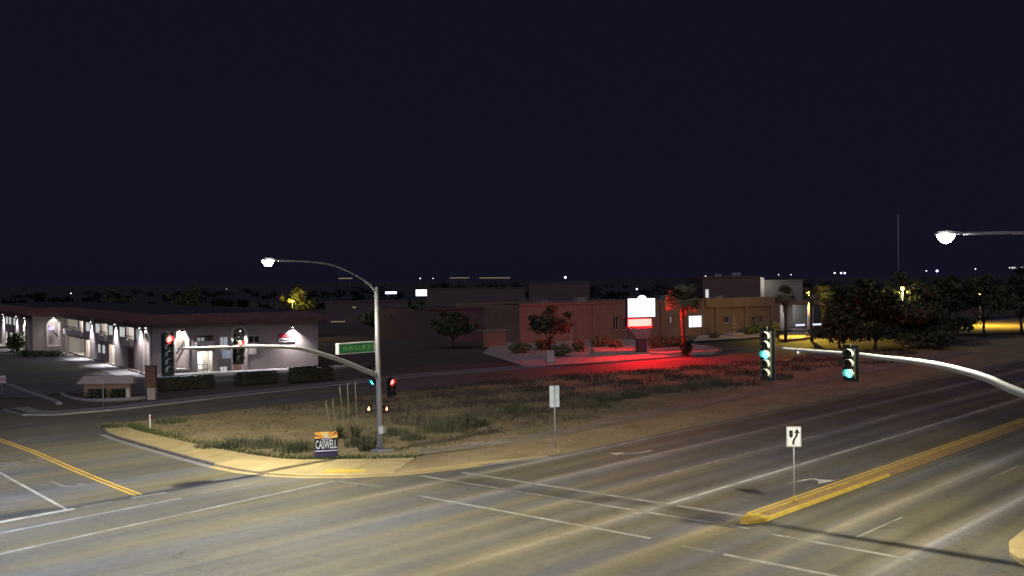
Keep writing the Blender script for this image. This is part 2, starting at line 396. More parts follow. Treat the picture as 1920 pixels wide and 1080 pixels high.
# avenue left-turn arrow and worn word ONLY
ave = Vector((-.135, .99, 0)); avr = Vector((.99, .135, 0))
def avp(n, off): return Vector((24.0+(n-44.3)*.136, n, 0)) + avr*off
b = MB()
for pl in ([(0, -.1), (1.6, -.12), (1.6, .12), (0, .1)], [(1.6, -.12), (2.2, .35), (2.0, .5), (1.5, .1)], [(2.4, .1), (2.3, 1.1), (1.5, .85)]):
    b.poly([tuple(avp(51.5-x*1.1, -1.9+y*1.0)+Vector((0, 0, .005))) for x, y in pl])
b.build('turn_arrow', MT['paint_white_faded'], road)
def only(n0):
    g = {'O': [(0, 0, .16, 2), (.5, 0, .66, 2), (.16, 0, .5, .25), (.16, 1.75, .5, 2)], 'N': [(0, 0, .15, 2), (.5, 0, .65, 2), ('d',)],
         'L': [(0, 0, .16, 2), (.16, 0, .6, .25)], 'Y': [(.25, 0, .41, 1.1), (0, 1.1, .2, 2), (.46, 1.1, .66, 2)]}
    for i, ch in enumerate('ONLY'):
        b = MB()
        for r in g[ch]:
            q = [(.1, 2), (.25, 2), (.55, 0), (.4, 0)] if r[0] == 'd' else [(r[0], r[1]), (r[2], r[1]), (r[2], r[3]), (r[0], r[3])]
            b.poly([tuple(avp(n0-y*1.15+2, -3.15+i*.78+x)+Vector((0, 0, .005 if r[0] != 'd' else .006))) for x, y in [(a, 2-c) for a, c in q]])
        b.build('letter', MT['paint_white_faded'], road)
only(57.0)

# --- the corner lot with kerb, pavement slabs and tactile strip
KERB = [(34.2, 67.6), (33.1, 65.9), (32.5, 64.4), (32.0, 62.1), (31.6, 59.2), (31.1, 55.2), (30.7, 51.7), (30.4, 48.6), (30.4, 46.2), (30.75, 44.3), (31.5, 42.6), (32.9, 40.8), (34.7, 39.4), (36.4, 38.7), (39.2, 37.95), (41.2, 37.45), (43.4, 36.85)]
def kh(i): return .05 if i in (10, 11, 12) else .09 if i in (9, 13) else .03 if i == 16 else .08 if i == 15 else .13
def offset(pts, d):
    o = []
    for i, p in enumerate(pts):
        a = Vector(pts[max(i-1, 0)]); c = Vector(pts[min(i+1, len(pts)-1)]); t = (c-a).normalized()
        o.append((p[0]-t.y*d, p[1]+t.x*d))
    return o
K_in = offset(KERB, .17); K_gut = offset(KERB, -.42)
side = tag(part('pavement', MT['kerb_dark'], None, lambda b: [b.poly([(*KERB[i], 0.012), (*KERB[i+1], 0.012), (*K_in[i+1], .012), (*K_in[i], .012)]) for i in range(len(KERB)-1)]), 'tan concrete corner pavement with kerb and yellow tactile strip', kind='structure')
for i in range(len(KERB)-1):
    a, c, a2, c2 = KERB[i], KERB[i+1], K_in[i], K_in[i+1]
    part('kerb_stone', MT['kerb_dark' if i < 7 else 'concrete'], side, lambda b: b.hexa([(*a, .014), (*c, .014), (*c2, .014), (*a2, .014), (a[0], a[1], kh(i)), (c[0], c[1], kh(i+1)), (*c2, kh(i+1)+.01), (*a2, kh(i)+.01)]))
    if i >= 2: part('gutter', MT['concrete_grey' if i < 7 or i > 13 else 'concrete'], side, lambda b: b.poly([(*K_gut[i], .006), (*K_gut[i+1], .006), (*c, .008), (*a, .008)]))
BACK = [(34.9, 66.5), (34.4, 65.0), (34.1, 63.5), (33.9, 61.7), (33.7, 59.4), (33.4, 55.5), (33.2, 52.6), (33.2, 49.6), (33.5, 46.9), (34.1, 45.7), (35.2, 44.6), (36.6, 43.0), (38.1, 41.6)]
SLAB_IN = K_in[:13]
for i in range(1, 12):
    nsub = max(1, round((Vector(SLAB_IN[i+1])-Vector(SLAB_IN[i])).length/1.7))
    for k in range(nsub):
        def lerp(P, f): return Vector(P[i])*(1-f)+Vector(P[i+1])*f
        f0, f1 = k/nsub+.008, (k+1)/nsub-.008
        a, c, d, e = lerp(SLAB_IN, f0), lerp(SLAB_IN, f1), lerp(BACK, f1), lerp(BACK, f0)
        z0 = kh(i)*(1-f0)+kh(i+1)*f0; z1 = kh(i)*(1-f1)+kh(i+1)*f1
        part('slab', MT['concrete'], side, lambda b: b.hexa([(*a, .016), (*c, .016), (*d, .016), (*e, .016), (*a, z0+.012), (*c, z1+.012), (*d, .15), (*e, .15)]))
tq = [G(612, 884), G(686, 883), G(684, 888.5), G(605, 889.5)]
part('tactile_strip', MT['tactile'], side, lambda b: b.hexa([(p.x, p.y, .05) for p in tq] + [(p.x, p.y, .085+.015*(k < 2)) for k, p in enumerate(tq)]))

def land(name, boundary, z0, zin, m, step, label, amp=.05, seed=1, kind='structure'):
    rnd = random.Random(seed); pts = []
    for a, c in zip(boundary, boundary[1:]+boundary[:1]):
        a = Vector(a); c = Vector(c); k = max(1, int((c-a).length/step))
        pts += [a.lerp(c, j/k) for j in range(k)]
    nb = len(pts); xs = [p.x for p in pts]; ys = [p.y for p in pts]
    def inside(x, y):
        r = False; j = nb-1
        for i in range(nb):
            if (pts[i].y > y) != (pts[j].y > y) and x < (pts[j].x-pts[i].x)*(y-pts[i].y)/(pts[j].y-pts[i].y)+pts[i].x: r = not r
            j = i
        return r
    inn = []
    x = min(xs)
    while x < max(xs):
        y = min(ys)
        while y < max(ys):
            px, py = x+rnd.uniform(-.3, .3)*step, y+rnd.uniform(-.3, .3)*step
            if inside(px, py) and min((p.x-px)**2+(p.y-py)**2 for p in pts) > (step*.6)**2: inn.append(Vector((px, py)))
            y += step
        x += step
    vs_, es, fs, *_ = delaunay_2d_cdt(pts+inn, [], [list(range(nb))], 1, 1e-5)
    bset = {(round(p.x, 3), round(p.y, 3)) for p in pts}
    me = bpy.data.meshes.new(name)
    me.from_pydata([(v.x, v.y, z0 if (round(v.x, 3), round(v.y, 3)) in bset else zin+rnd.uniform(-amp, amp)) for v in vs_], [], fs)
    for p in me.polygons: p.use_smooth = True
    me.materials.append(MT[m]); o = bpy.data.objects.new(name, me); COL.objects.link(o); WM[o.name] = Matrix()
    return tag(o, label, kind=kind), inside
LOT = [(34.2, 67.4)]+K_in[1:9]+[(31.2, 44.5)]+K_in[10:16]+[(44.5, 36.7), (70, 36.55), (120, 36.6), (200, 36.6), (200, 44), (120, 55), (87, 62.9), (75, 66.6), (62, 67.5), (46, 68), (36, 68.4)]
lot, in_lot = land('corner_lot', LOT, .02, .09, 'dirt', 1.5, 'dry weedy dirt lot between the highway and the frontage road', .028, 3)
pth = [(46, 40.6), (58, 41.2), (75, 42.0), (100, 43), (130, 44), (130, 46), (100, 44.9), (75, 43.6), (58, 42.6), (46.5, 42.4), (40.5, 43.6), (38.9, 42.2)]
tag(part('dirt_path', MT['path_dirt'], None, lambda b: b.poly([(p[0], p[1], .127) for p in pth])), 'worn pale footpath along the highway verge', kind='structure')
# near right corner island and far roadside land
isl = [(36.6, 10.2), (36.9, 11.0), (37.9, 11.7), (39.3, 12.15), (41.5, 12.3), (60, 12.3), (60, 6), (36.6, 6)]
tag(part('corner_island', MT['concrete'], None, lambda b: b.prism(isl, .0, .13)), 'pale concrete corner at the right edge of the highway', kind='structure')
FAR = [(-80, 132), (10, 105), (33.6, 82.5), (33.2, 78.2), (34.8, 76.2), (39, 75.5), (50, 76.3), (72, 76.6), (87, 73.6), (96.6, 70.2), (106, 69.0), (117, 69.5), (118.5, 72), (112, 76), (112, 84), (150, 86), (260, 74), (330, 74), (420, 300), (200, 420), (-200, 420)]
far, in_far = land('roadside_ground', FAR, .02, .1, 'dirt_far', 9, 'dark landscaped ground beyond the frontage road', .02, 5)
fk = offset([FAR[i] for i in range(2, 11)], .2); fo = [FAR[i] for i in range(2, 11)]
part('kerb_stone', MT['concrete_grey'], far, lambda b: [b.hexa([(*fo[i], .0), (*fo[i+1], .0), (*fk[i+1], .0), (*fk[i], .0), (*fo[i], .14), (*fo[i+1], .14), (*fk[i+1], .14), (*fk[i], .14)]) for i in range(len(fo)-1)])
fw = offset(fo, .5); fw2 = offset(fo, 1.7)
for i in range(len(fo)-1):
    part('footpath', MT['concrete_grey'], far, lambda b: b.poly([(*fw[i], .152), (*fw[i+1], .152), (*fw2[i+1], .152), (*fw2[i], .152)]))
# --- raised median in the highway
med = tag(part('median', MT['median_infill'], None, lambda b: b.prism([(37.6, 20.62), (150, 20.95), (150, 21.5), (37.6, 21.15), (37.3, 20.9)], 0, .08)), 'raised median strip with orange infill and yellow kerbs', kind='structure')
for k in range(36):
    t0 = 37.0+k*3.05; t1 = t0+3.02; wob = lambda t, n0, n1: n0+(n1-n0)*(t-37)/113
    for (n0, n1, sgn) in ((20.62, 20.95, -1), (21.15, 21.5, 1)):
        if k > 2 and sgn < 0 and k % 1 == 0: mt = 'kerb_yellow' if k < 4 else 'median_infill'
        else: mt = 'kerb_yellow'
        a, c = wob(t0, n0, n1), wob(t1, n0, n1)
        part('kerb_stone', MT[mt], med, lambda b: b.hexa([(t0, a, .002), (t1, c, .002), (t1, c+sgn*.17, .002), (t0, a+sgn*.17, .002), (t0, a, .12), (t1, c, .12), (t1, c+sgn*.12, .12), (t0, a+sgn*.12, .12)]))
part('nose', MT['kerb_yellow'], med, lambda b: b.prism([(36.3, 20.75), (36.3, 21.1), (37.0, 21.37), (37.6, 21.36), (37.6, 20.5), (37.0, 20.45)], .001, .14))
strip('yellow_line', [(46, 20.25), (150, 20.55)], .11, 'paint_white_faded')
strip('yellow_line', [(38, 21.75), (150, 22.15)], .12, 'paint_yellow')

# ================================================================== SIGNAL POLES AND STREET LAMPS
def tone(p): return Vector(p)
def luminaire(par, pos, direc, lit, power, col, radius=.16):
    d = Vector(direc).normalized(); q = Vector((-d.y, d.x, 0)); p = Vector(pos)
    def head(b):
        for i, (x, w, h) in enumerate(((-.55, .07, .06), (-.3, .14, .1), (.0, .18, .14), (.3, .16, .12), (.48, .06, .05))):
            pass
        prof = ((-.6, .05, .05), (-.3, .14, .10), (.0, .19, .14), (.32, .16, .12), (.5, .05, .05))
        for (x0, w0, h0), (x1, w1, h1) in zip(prof[:-1], prof[1:]):
            A = p+d*x0; B = p+d*x1
            b.hexa([A-q*w0, B-q*w1, B+q*w1, A+q*w0, A-q*w0*.5+Vector((0, 0, h0)), B-q*w1*.5+Vector((0, 0, h1)), B+q*w1*.5+Vector((0, 0, h1)), A+q*w0*.5+Vector((0, 0, h0))])
    hd = part('lamp_head', MT['galvanised'], par, head)
    part('lamp_lens', MT['lamp_lens'], hd, lambda b: b.lathe(p+d*.08+Vector((0, 0, -.14)), [(.01, -.16), (.15, -.11), (.26, .02), (.3, .135)], 12))
    lo = lamp('lamp_light', par, p+d*.08+Vector((0, 0, -.3)), power, col, 'POINT', radius, ies=True)
    lo.rotation_euler = (0, 0, math.atan2(d.y, d.x)+IES_TURN)
def signal(par, p, face, n, lit, litmat, plate=True, sec=.355, vis='visor', name='signal_head'):
    """p = centre of the top section; face = horizontal direction it faces; lit = index of lit section"""
    f = Vector((face[0], face[1], 0)).normalized(); s = Vector((-f.y, f.x, 0)); p = Vector(p); Z = Vector((0, 0, 1))
    def house(b):
        for i in range(n):
            c = p-Z*(i*sec); b.obox(c-s*.165-f*.12-Z*(sec/2-.006), s*.33, f*.2, Z*(sec-.012))
        b.tube([p+Z*.17-f*.02, p+Z*.36-f*.02], .03, 8)
    h = part(name, MT['housing'], par, house)
    if plate:
        part('back_plate', MT['housing'], h, lambda b: b.obox(p-s*.3-f*.1-Z*((n-1)*sec+sec/2+.13), s*.6, f*.02, Z*(n*sec+.26)))
    for i in range(n):
        c = p-Z*(i*sec)+f*.083
        def lens(b):
            ring = [c+(s*math.cos(a)+Z*math.sin(a))*.145 for a in [2*math.pi*k/16 for k in range(16)]]
            for k in range(16): b.poly([ring[k], ring[(k+1) % 16], c+f*.035], True)
        part('lens', MT[litmat] if i == lit else MT['lens_off'], h, lens)
        def vz(b):
            an = [R(-35)+R(250)*k/14 for k in range(15)]
            for k in range(14):
                L0 = .27; e = []
                for a in (an[k], an[k+1]):
                    r = s*math.cos(a)+Z*math.sin(a); ln = L0*(.55+.45*max(0, math.sin(a)*.6+.4))
                    e.append((c-f*.02+r*.158, c+f*ln+r*.165, c-f*.02+r*.172, c+f*ln+r*.178))
                b.poly([e[0][0], e[0][1], e[1][1], e[1][0]]); b.poly([e[0][2], e[1][2], e[1][3], e[0][3]]); b.poly([e[0][1], e[0][3], e[1][3], e[1][1]])
        part('visor', MT[vis], h, vz)
    return h
def smooth(pts, n=6):
    o = []
    for i in range(len(pts)-1):
        p0 = Vector(pts[max(i-1, 0)]); p1 = Vector(pts[i]); p2 = Vector(pts[i+1]); p3 = Vector(pts[min(i+2, len(pts)-1)])
        for k in range(n):
            t = k/n; o.append(.5*((2*p1)+(p2-p0)*t+(2*p0-5*p1+4*p2-p3)*t*t+(3*p1-p0-3*p2+p3)*t**3))
    return o+[Vector(pts[-1])]
WARM = (1.0, .935, .70); LUM = 400.0
# ---- pole at the far corner of the intersection
pb = G(713, 851); PL = Plane(pb, math.pi)          # mast plane: u runs back along the highway (-X)
sp = thing('signal_pole', 'tall grey signal pole with curved arm and red signals at the dirt corner', 'traffic signal', (pb.x, pb.y, .12))
FACE_AV = (-.12, -1.0); FACE_HW = (-1.0, -.05)
part('foundation', MT['concrete_grey'], sp, lambda b: b.cbox((pb.x+.15, pb.y, .13), .95, .95, .2, 0, .03))
part('base_plate', MT['galvanised'], sp, lambda b: b.cbox((pb.x, pb.y, .26), .5, .5, .06))
TOPZ = 9.1
part('pole', MT['galvanised'], sp, lambda b: b.tube([pb+Vector((-.13*z/9, 0, z)) for z in (.2, 3, 6, TOPZ)], [.17, .155, .135, .115], 14))
part('pole_cap', MT['galvanised'], sp, lambda b: b.lathe((pb.x-.13, pb.y, TOPZ), [(.13, -.02), (.12, .08), (.01, .14)], 12))
def onpl(P, pts, out=0): return [P.p(*P.uz(*q), out) for q in pts]
la = [PL.p(.1, 8.85)]+onpl(PL, [(690, 531), (660, 512.5), (625, 498), (590, 491.5), (545, 489), (522, 488.5)])
part('lamp_arm', MT['galvanised'], sp, lambda b: b.tube(smooth(la), [.07]*8+[.05]*(len(smooth(la))-8), 10))
LP1 = PL.p(*PL.uz(505, 488.5))
luminaire(sp, LP1, (-1, 0, 0), True, LUM, WARM)
ma = [PL.p(.05, PL.uz(703, 703)[1]-.05)]+onpl(PL, [(690, 697), (655, 682), (620, 669), (580, 657), (540, 651), (480, 649.5), (420, 651), (335, 653.5)])
sm = smooth(ma, 5)
part('mast_arm', MT['galvanised'], sp, lambda b: b.tube(sm, [.16-.10*k/(len(sm)-1) for k in range(len(sm))], 12))
part('arm_flange', MT['galvanised'], sp, lambda b: b.cbox(ma[0]+Vector((-.1, 0, .05)), .06, .45, .5))
u1, z1 = PL.uz(435, 640); part('arm_stub', MT['galvanised'], sp, lambda b: b.tube([PL.p(u1, z1-.25), PL.p(u1, z1+.12)], .06, 8))
part('arm_end_cap', MT['galvanised'], sp, lambda b: b.lathe(sm[-1]+Vector((0, 0, -.05)), [(.03, 0), (.08, .05), (.03, .1)], 8))
signal(sp, PL.p(*PL.uz(321, 636), .28), FACE_AV, 5, 0, 'lens_red')
signal(sp, PL.p(*PL.uz(454, 645), .28), FACE_AV, 3, 0, 'lens_red')
g0 = PL.p(*PL.uz(708, 716), .32); signal(sp, g0+Vector((0, 0, .71)), FACE_HW, 3, 2, 'lens_green', False, vis='housing')
r0 = PL.p(*PL.uz(738, 716), .25); signal(sp, r0, FACE_AV, 3, 0, 'lens_red', False, vis='housing')
part('bracket', MT['steel_dark'], sp, lambda b: (b.tube([pb+Vector((-.06, 0, 3.5)), r0+Vector((0, .1, -.35))], .03, 6), b.tube([pb+Vector((-.06, 0, 3.7)), g0+Vector((.1, 0, .3))], .03, 6)))
# street name panel
uA, zA = PL.uz(706, 640); uB, zB = PL.uz(640, 663); zc = PL.uz(672, 652.5)[1]
n0 = PL.p(.18, zc-.3, .14); LEN = PL.uz(638, 650)[0]-.18
sgn = part('name_panel', MT['sign_white'], sp, lambda b: b.obox(n0, Vector((-LEN, 0, 0)), Vector((0, .26, 0)), Vector((0, 0, .6))))
part('panel_face', MT['sign_green'], sgn, lambda b: b.obox(n0+Vector((-.06, -.008, .06)), Vector((-LEN+.12, 0, 0)), Vector((0, .006, 0)), Vector((0, 0, .48))))
text_mesh('lettering', 'STATE ROUTE 92', MT['sign_text_green'], sgn, n0+Vector((-LEN/2, -.014, .29)), (1, 0, 0), (0, 0, 1), .34, LEN*.78, .006)
part('panel_bracket', MT['galvanised'], sp, lambda b: b.tube([pb+Vector((-.1, 0, zc)), n0+Vector((-.15, .12, .3))], .035, 6))
# pedestrian heads and push button
for (px, fc) in ((694, (-.55, -.85)), (727, (-.1, -1))):
    c = PL.p(*PL.uz(px, 767), .12); f = Vector((fc[0], fc[1], 0)).normalized(); s = Vector((-f.y, f.x, 0))
    hd = part('walk_signal', MT['housing'], sp, lambda b: b.obox(c-s*.19-f*.16-Vector((0, 0, .2)), s*.38, f*.2, Vector((0, 0, .4))))
    def hand(b):
        o = c+f*.045-Vector((0, 0, .09))
        pl = [(-.05, 0), (.05, 0), (.075, .1), (.06, .12), (.055, .19), (.035, .19), (.03, .22), (.008, .22), (0, .24), (-.012, .24), (-.02, .22), (-.04, .2), (-.045, .12), (-.08, .1), (-.085, .07)]
        b.poly([o+s*x+Vector((0, 0, z)) for x, z in pl])
    part('hand_symbol', MT['lens_hand'], hd, hand)
    part('hood', MT['housing'], hd, lambda b: b.obox(c-s*.2+f*.04+Vector((0, 0, .19)), s*.4, f*.16, Vector((0, 0, .02))))
    part('walk_bracket', MT['galvanised'], sp, lambda b: b.tube([c-f*.1, Vector((pb.x-.03, pb.y, c.z))], .03, 6))
pbz = PL.uz(712, 806)[1]
part('button_plate', MT['sign_white'], sp, lambda b: b.obox((pb.x-.3, pb.y-.24, pbz-.16), (.24, -.1, 0), (.01, .02, 0), (0, 0, .4)))
bx = part('button_box', MT['housing_grey'], sp, lambda b: b.obox((pb.x-.05, pb.y-.36, pbz-.16), (.26, .06, 0), (-.03, .13, 0), (0, 0, .36)))
part('button', MT['steel_dark'], bx, lambda b: b.lathe((pb.x+.02, pb.y-.26, pbz-.24), [(.05, 0), (.05, .06), (.01, .07)], 8))

# ---- pole at the right corner (its shaft stands just outside the picture)
pr = Vector((36.9, 6.6, 0)); PR = Plane(pr, math.pi/2)
rp_ = thing('signal_pole', 'bright mast arm with two green signals and street lamp reaching in over the highway', 'traffic signal', (pr.x, pr.y, .12))
part('foundation', MT['concrete_grey'], rp_, lambda b: b.cbox((pr.x, pr.y, .13), .95, .95, .2, 0, .03))
part('pole', MT['galvanised'], rp_, lambda b: b.tube([pr+Vector((0, 0, z)) for z in (.2, 3, 6, TOPZ)], [.17, .155, .135, .115], 14))
ra = [pr+Vector((0, .1, 4.35))]+onpl(PR, [(1919, 738), (1850, 709), (1780, 689), (1720, 678), (1660, 671), (1600, 664), (1520, 658), (1462, 653)])
rs = smooth(ra, 5)
part('mast_arm', MT['galvanised'], rp_, lambda b: b.tube(rs, [.16-.105*k/(len(rs)-1) for k in range(len(rs))], 12))
l0 = PR.p(*PR.uz(1778, 440)); le = [pr+Vector((0, .1, 8.9)), pr+Vector((0, 1.6, 9.7)), pr+Vector((0, 3.4, l0.z-.15)), l0-Vector((0, .5, -.02))]
part('lamp_arm', MT['galvanised'], rp_, lambda b: b.tube(smooth(le), .055, 10))
luminaire(rp_, l0, (0, 1, 0), True, LUM*.75, WARM)
signal(rp_, PR.p(*PR.uz(1444, 629), -.28), FACE_HW, 5, 2, 'lens_green')
signal(rp_, PR.p(*PR.uz(1600, 662), -.28), FACE_HW, 3, 2, 'lens_green')
part('arm_sensor', MT['sign_white'], rp_, lambda b: b.lathe(PR.p(*PR.uz(1497, 659))+Vector((0, 0, -.12)), [(.02, 0), (.09, .03), (.1, .1), (.03, .14)], 10))
# ---- the other two corner lamps stand outside the frame; their light falls on the road
for (x, y, d, lx) in ((-1.0, -.8, (1, 0, 0), 'lamp pole the camera is mounted on'), (.2, 50.5, (0, -1, 0), 'lamp pole on the near left corner')):
    t = thing('lamp_pole', 'grey '+lx, 'street lamp', (x, y, 0)); d = Vector(d); o = Vector((x, y, 0))
    part('pole', MT['galvanised'], t, lambda b: b.tube([o, o+Vector((0, 0, 4)), o+Vector((0, 0, 9.2))], [.17, .15, .115], 12))
    arm_ = [o+Vector((0, 0, 9.0)), o+d*1.6+Vector((0, 0, 10.0)), o+d*3.6+Vector((0, 0, 10.6)), o+d*6.2+Vector((0, 0, 10.75))]
    part('lamp_arm', MT['galvanised'], t, lambda b: b.tube(smooth(arm_), .055, 8))
    luminaire(t, o+d*6.7+Vector((0, 0, 10.75)), d, True, LUM*(.9 if y < 10 else 2.2), WARM if y < 10 else (.5, .62, 1.0))

# ================================================================== STUCCO PLAZA ON THE LEFT
UA = R(-21); pc = G(287, 706)
FR = Plane(pc, UA)                                   # front face of the near block
SA = R(75.5); SD = Plane(pc, SA); SD.n = -SD.n           # long courtyard face (u runs away), n points to the courtyard
LEN_S = SD.uz(124, 663)[0]; LEN_F = FR.uz(597, 691)[0]
q2 = SD.p(LEN_S, 0); F2 = Plane(q2, UA+math.pi); F2.n = -F2.n     # front of the far pavilion, u runs left
F2W = F2.uz(62, 663)[0]
q3 = q2+F2.u*F2W; S2 = Plane(q3, SA); S2.n = -S2.n
EAVE, TOP = 5.15, 6.15
pz = thing('stucco_plaza', 'two-storey pink stucco plaza with arches and tiled roof, lit by wall lamps', 'building', (pc.x, pc.y, .1), UA)
def P3(P, u, z, out=0): return P.p(u, z+.1, out)
def wall_open(name, P, u0, u1, z0, z1, ops, m='stucco', depth=.3, par=pz):
    """a wall face with rectangular openings and their reveals"""
    b = MB(); us = sorted({u0, u1, *[x for o in ops for x in o[:2]]}); zs = sorted({z0, z1, *[x for o in ops for x in o[2:4]]})
    for a, c in zip(us[:-1], us[1:]):
        for e, f in zip(zs[:-1], zs[1:]):
            mu, mz = (a+c)/2, (e+f)/2
            if not any(o[0] < mu < o[1] and o[2] < mz < o[3] for o in ops):
                b.poly([P3(P, a, e), P3(P, c, e), P3(P, c, f), P3(P, a, f)])
    for (a, c, e, f) in ops:
        for (A, B) in (((a, e), (a, f)), ((c, f), (c, e)), ((a, f), (c, f)), ((c, e), (a, e))):
            b.poly([P3(P, *A), P3(P, *B), P3(P, *B, -depth), P3(P, *A, -depth)])
    return b.build(name, MT[m], par)
def rect(P, x0, y0, x1, y1):
    a, c = P.uz((x0+x1)/2-(x1-x0)/2, y1), P.uz(x1, y1); t = P.uz((x0+x1)/2, y0)[1]; z = P.uz((x0+x1)/2, y1)[1]
    u0, u1 = sorted((a[0], c[0])); return (u0, u1, max(.02, z-.1), min(EAVE-.15, t-.1))
def window(P, r, pane='glass_dark', depth=.12, bars=1, par=pz, hb=False):
    u0, u1, z0, z1 = r
    def fr(b):
        w = .07
        for (a, c, e, f) in [(u0, u0+w, z0, z1), (u1-w, u1, z0, z1), (u0+w, u1-w, z0, z0+w), (u0+w, u1-w, z1-w, z1)] + [(u0+(u1-u0)*(k+1)/(bars+1)-.03, u0+(u1-u0)*(k+1)/(bars+1)+.03, z0+w, z1-w) for k in range(bars)]:
            b.hexa([P3(P, a, e, -depth), P3(P, c, e, -depth), P3(P, c, e, -depth+.06), P3(P, a, e, -depth+.06), P3(P, a, f, -depth), P3(P, c, f, -depth), P3(P, c, f, -depth+.06), P3(P, a, f, -depth+.06)])
    w = part('window', MT['window_frame'], par, fr)
    part('pane', MT[pane], w, lambda b: b.poly([P3(P, u0+.05, z0+.05, -depth+.02), P3(P, u1-.05, z0+.05, -depth+.02), P3(P, u1-.05, z1-.05, -depth+.02), P3(P, u0+.05, z1-.05, -depth+.02)]))
    return w
def recess(P, r, d=1.6, m='stucco_trim', par=pz):
    u0, u1, z0, z1 = r
    def f(b):
        A = lambda u, z, o: P3(P, u, z, -o)
        b.poly([A(u0, z0, d), A(u1, z0, d), A(u1, z1, d), A(u0, z1, d)])
        b.poly([A(u0, z0, .3), A(u0, z0, d), A(u0, z1, d), A(u0, z1, .3)]); b.poly([A(u1, z0, .3), A(u1, z0, d), A(u1, z1, d), A(u1, z1, .3)])
        b.poly([A(u0, z0, .3), A(u1, z0, .3), A(u1, z0, d), A(u0, z0, d)]); b.poly([A(u0, z1, .3), A(u1, z1, .3), A(u1, z1, d), A(u0, z1, d)])
    return part('alcove', MT[m], par, f)
def arch(P, r, trim=.22, ring=True, par=pz):
    """round head inside a rectangular opening, with a pale moulding"""
    u0, u1, z0, z1 = r; cu, rd = (u0+u1)/2, (u1-u0)/2; zc_ = z1-rd; n = 14
    cur = [(cu+rd*math.cos(math.pi*k/n), zc_+rd*math.sin(math.pi*k/n)) for k in range(n+1)]
    def sp_(b):
        for k in range(n):
            (a, e), (c, f) = cur[k], cur[k+1]
            b.poly([P3(P, a, e), P3(P, a, z1), P3(P, c, z1), P3(P, c, f)]); b.poly([P3(P, a, e), P3(P, c, f), P3(P, c, f, -.3), P3(P, a, e, -.3)])
    part('arch_head', MT['stucco'], par, sp_)
    if ring:
        def mo(b):
            path = [(u1, z0)]+[(u1, zc_)]+cur[1:-1]+[(u0, zc_), (u0, z0)]
            out = [(u1+trim, z0)]+[(u1+trim, zc_)]+[(cu+(rd+trim)*math.cos(math.pi*k/n), zc_+(rd+trim)*math.sin(math.pi*k/n)) for k in range(1, n)]+[(u0-trim, zc_), (u0-trim, z0)]
            for k in range(len(path)-1):
                A, B, C, E_ = path[k], path[k+1], out[k+1], out[k]
                b.hexa([P3(P, *A, .005), P3(P, *B, .005), P3(P, *C, .005), P3(P, *E_, .005), P3(P, *A, .09), P3(P, *B, .09), P3(P, *C, .09), P3(P, *E_, .09)])
            b.hexa([P3(P, u0-trim, z0-.14, .005), P3(P, u1+trim, z0-.14, .005), P3(P, u1+trim, z0-.005, .005), P3(P, u0-trim, z0-.005, .005), P3(P, u0-trim, z0-.14, .14), P3(P, u1+trim, z0-.14, .14), P3(P, u1+trim, z0-.005, .14), P3(P, u0-trim, z0-.005, .14)])
        part('arch_moulding', MT['stucco_trim'], par, mo)
def sconce(P, u, z, power=60, col=(.93, .92, 1.0), out=.3, par=pz, cone=120):
    def f(b):
        o = P3(P, u, z, 0); U = P.u*.16; b.hexa([o-U, o+U, o+U+P.n*.3, o-U+P.n*.3, o-U*.7+Vector((0, 0, .18)), o+U*.7+Vector((0, 0, .18)), o+U*.7+P.n*.12+Vector((0, 0, .18)), o-U*.7+P.n*.12+Vector((0, 0, .18))])
    s = part('wall_lamp', MT['iron'], par, f)
    part('bulb', MT['sconce_lit'], s, lambda b: b.lathe(P3(P, u, z-.06, .14), [(.01, -.03), (.06, 0), (.06, .05)], 8))
    lamp('lamp_light', par, P3(P, u, z-.14, out), power*10, col, 'SPOT', .06, cone, 1.0, aim=P3(P, u, z-3, out*.55))
def rail(P, r, h=.95, out=.12, par=pz, solid=False):
    u0, u1, z0, z1 = r
    def f(b):
        for zz in ((h, h-.5, .1) if not solid else (h,)):
            b.tube([P3(P, u0, z0+zz, out), P3(P, u1, z0+zz, out)], .03, 6)
        k = max(2, int((u1-u0)/.4))
        for i in range(k+1): uu = u0+(u1-u0)*i/k; b.tube([P3(P, uu, z0, out), P3(P, uu, z0+h, out)], .022, 5)
    part('balcony_rail', MT['iron'], par, f)
def slab_band(P, r, h=.55, out=.35, m='stucco_trim', par=pz):
    u0, u1, z0, z1 = r
    part('balcony_front', MT[m], par, lambda b: b.hexa([P3(P, u0-.1, z0-.12, .01), P3(P, u1+.1, z0-.12, .01), P3(P, u1+.1, z0-.12, out), P3(P, u0-.1, z0-.12, out), P3(P, u0-.1, z0+h, .01), P3(P, u1+.1, z0+h, .01), P3(P, u1+.1, z0+h, out), P3(P, u0-.1, z0+h, out)]))
def stairs(P, r, d=1.3, up=1, par=pz):
    u0, u1, z0, z1 = r; n = 9; w = (u1-u0)
    fl = part('stair', MT['stucco'], par, lambda b: [b.hexa([P3(P, u0+w*k/n, z0+.02, -d-.9), P3(P, u0+w*(k+1)/n, z0+.02, -d-.9), P3(P, u0+w*(k+1)/n, z0+.02, -d), P3(P, u0+w*k/n, z0+.02, -d), P3(P, u0+w*k/n, z0+.2+.19*k, -d-.9), P3(P, u0+w*(k+1)/n, z0+.2+.19*k, -d-.9), P3(P, u0+w*(k+1)/n, z0+.2+.19*k, -d), P3(P, u0+w*k/n, z0+.2+.19*k, -d)]) for k in range(n)])
    part('handrail', MT['iron'], fl, lambda b: (b.tube([P3(P, u0, z0+1.1, -d+.05), P3(P, u1, z0+2.8, -d+.05)], .07, 6), [b.tube([P3(P, u0+w*k/5, z0+.3+1.6*k/5, -d+.05), P3(P, u0+w*k/5, z0+1.1+1.7*k/5, -d+.05)], .025, 5) for k in range(6)]))
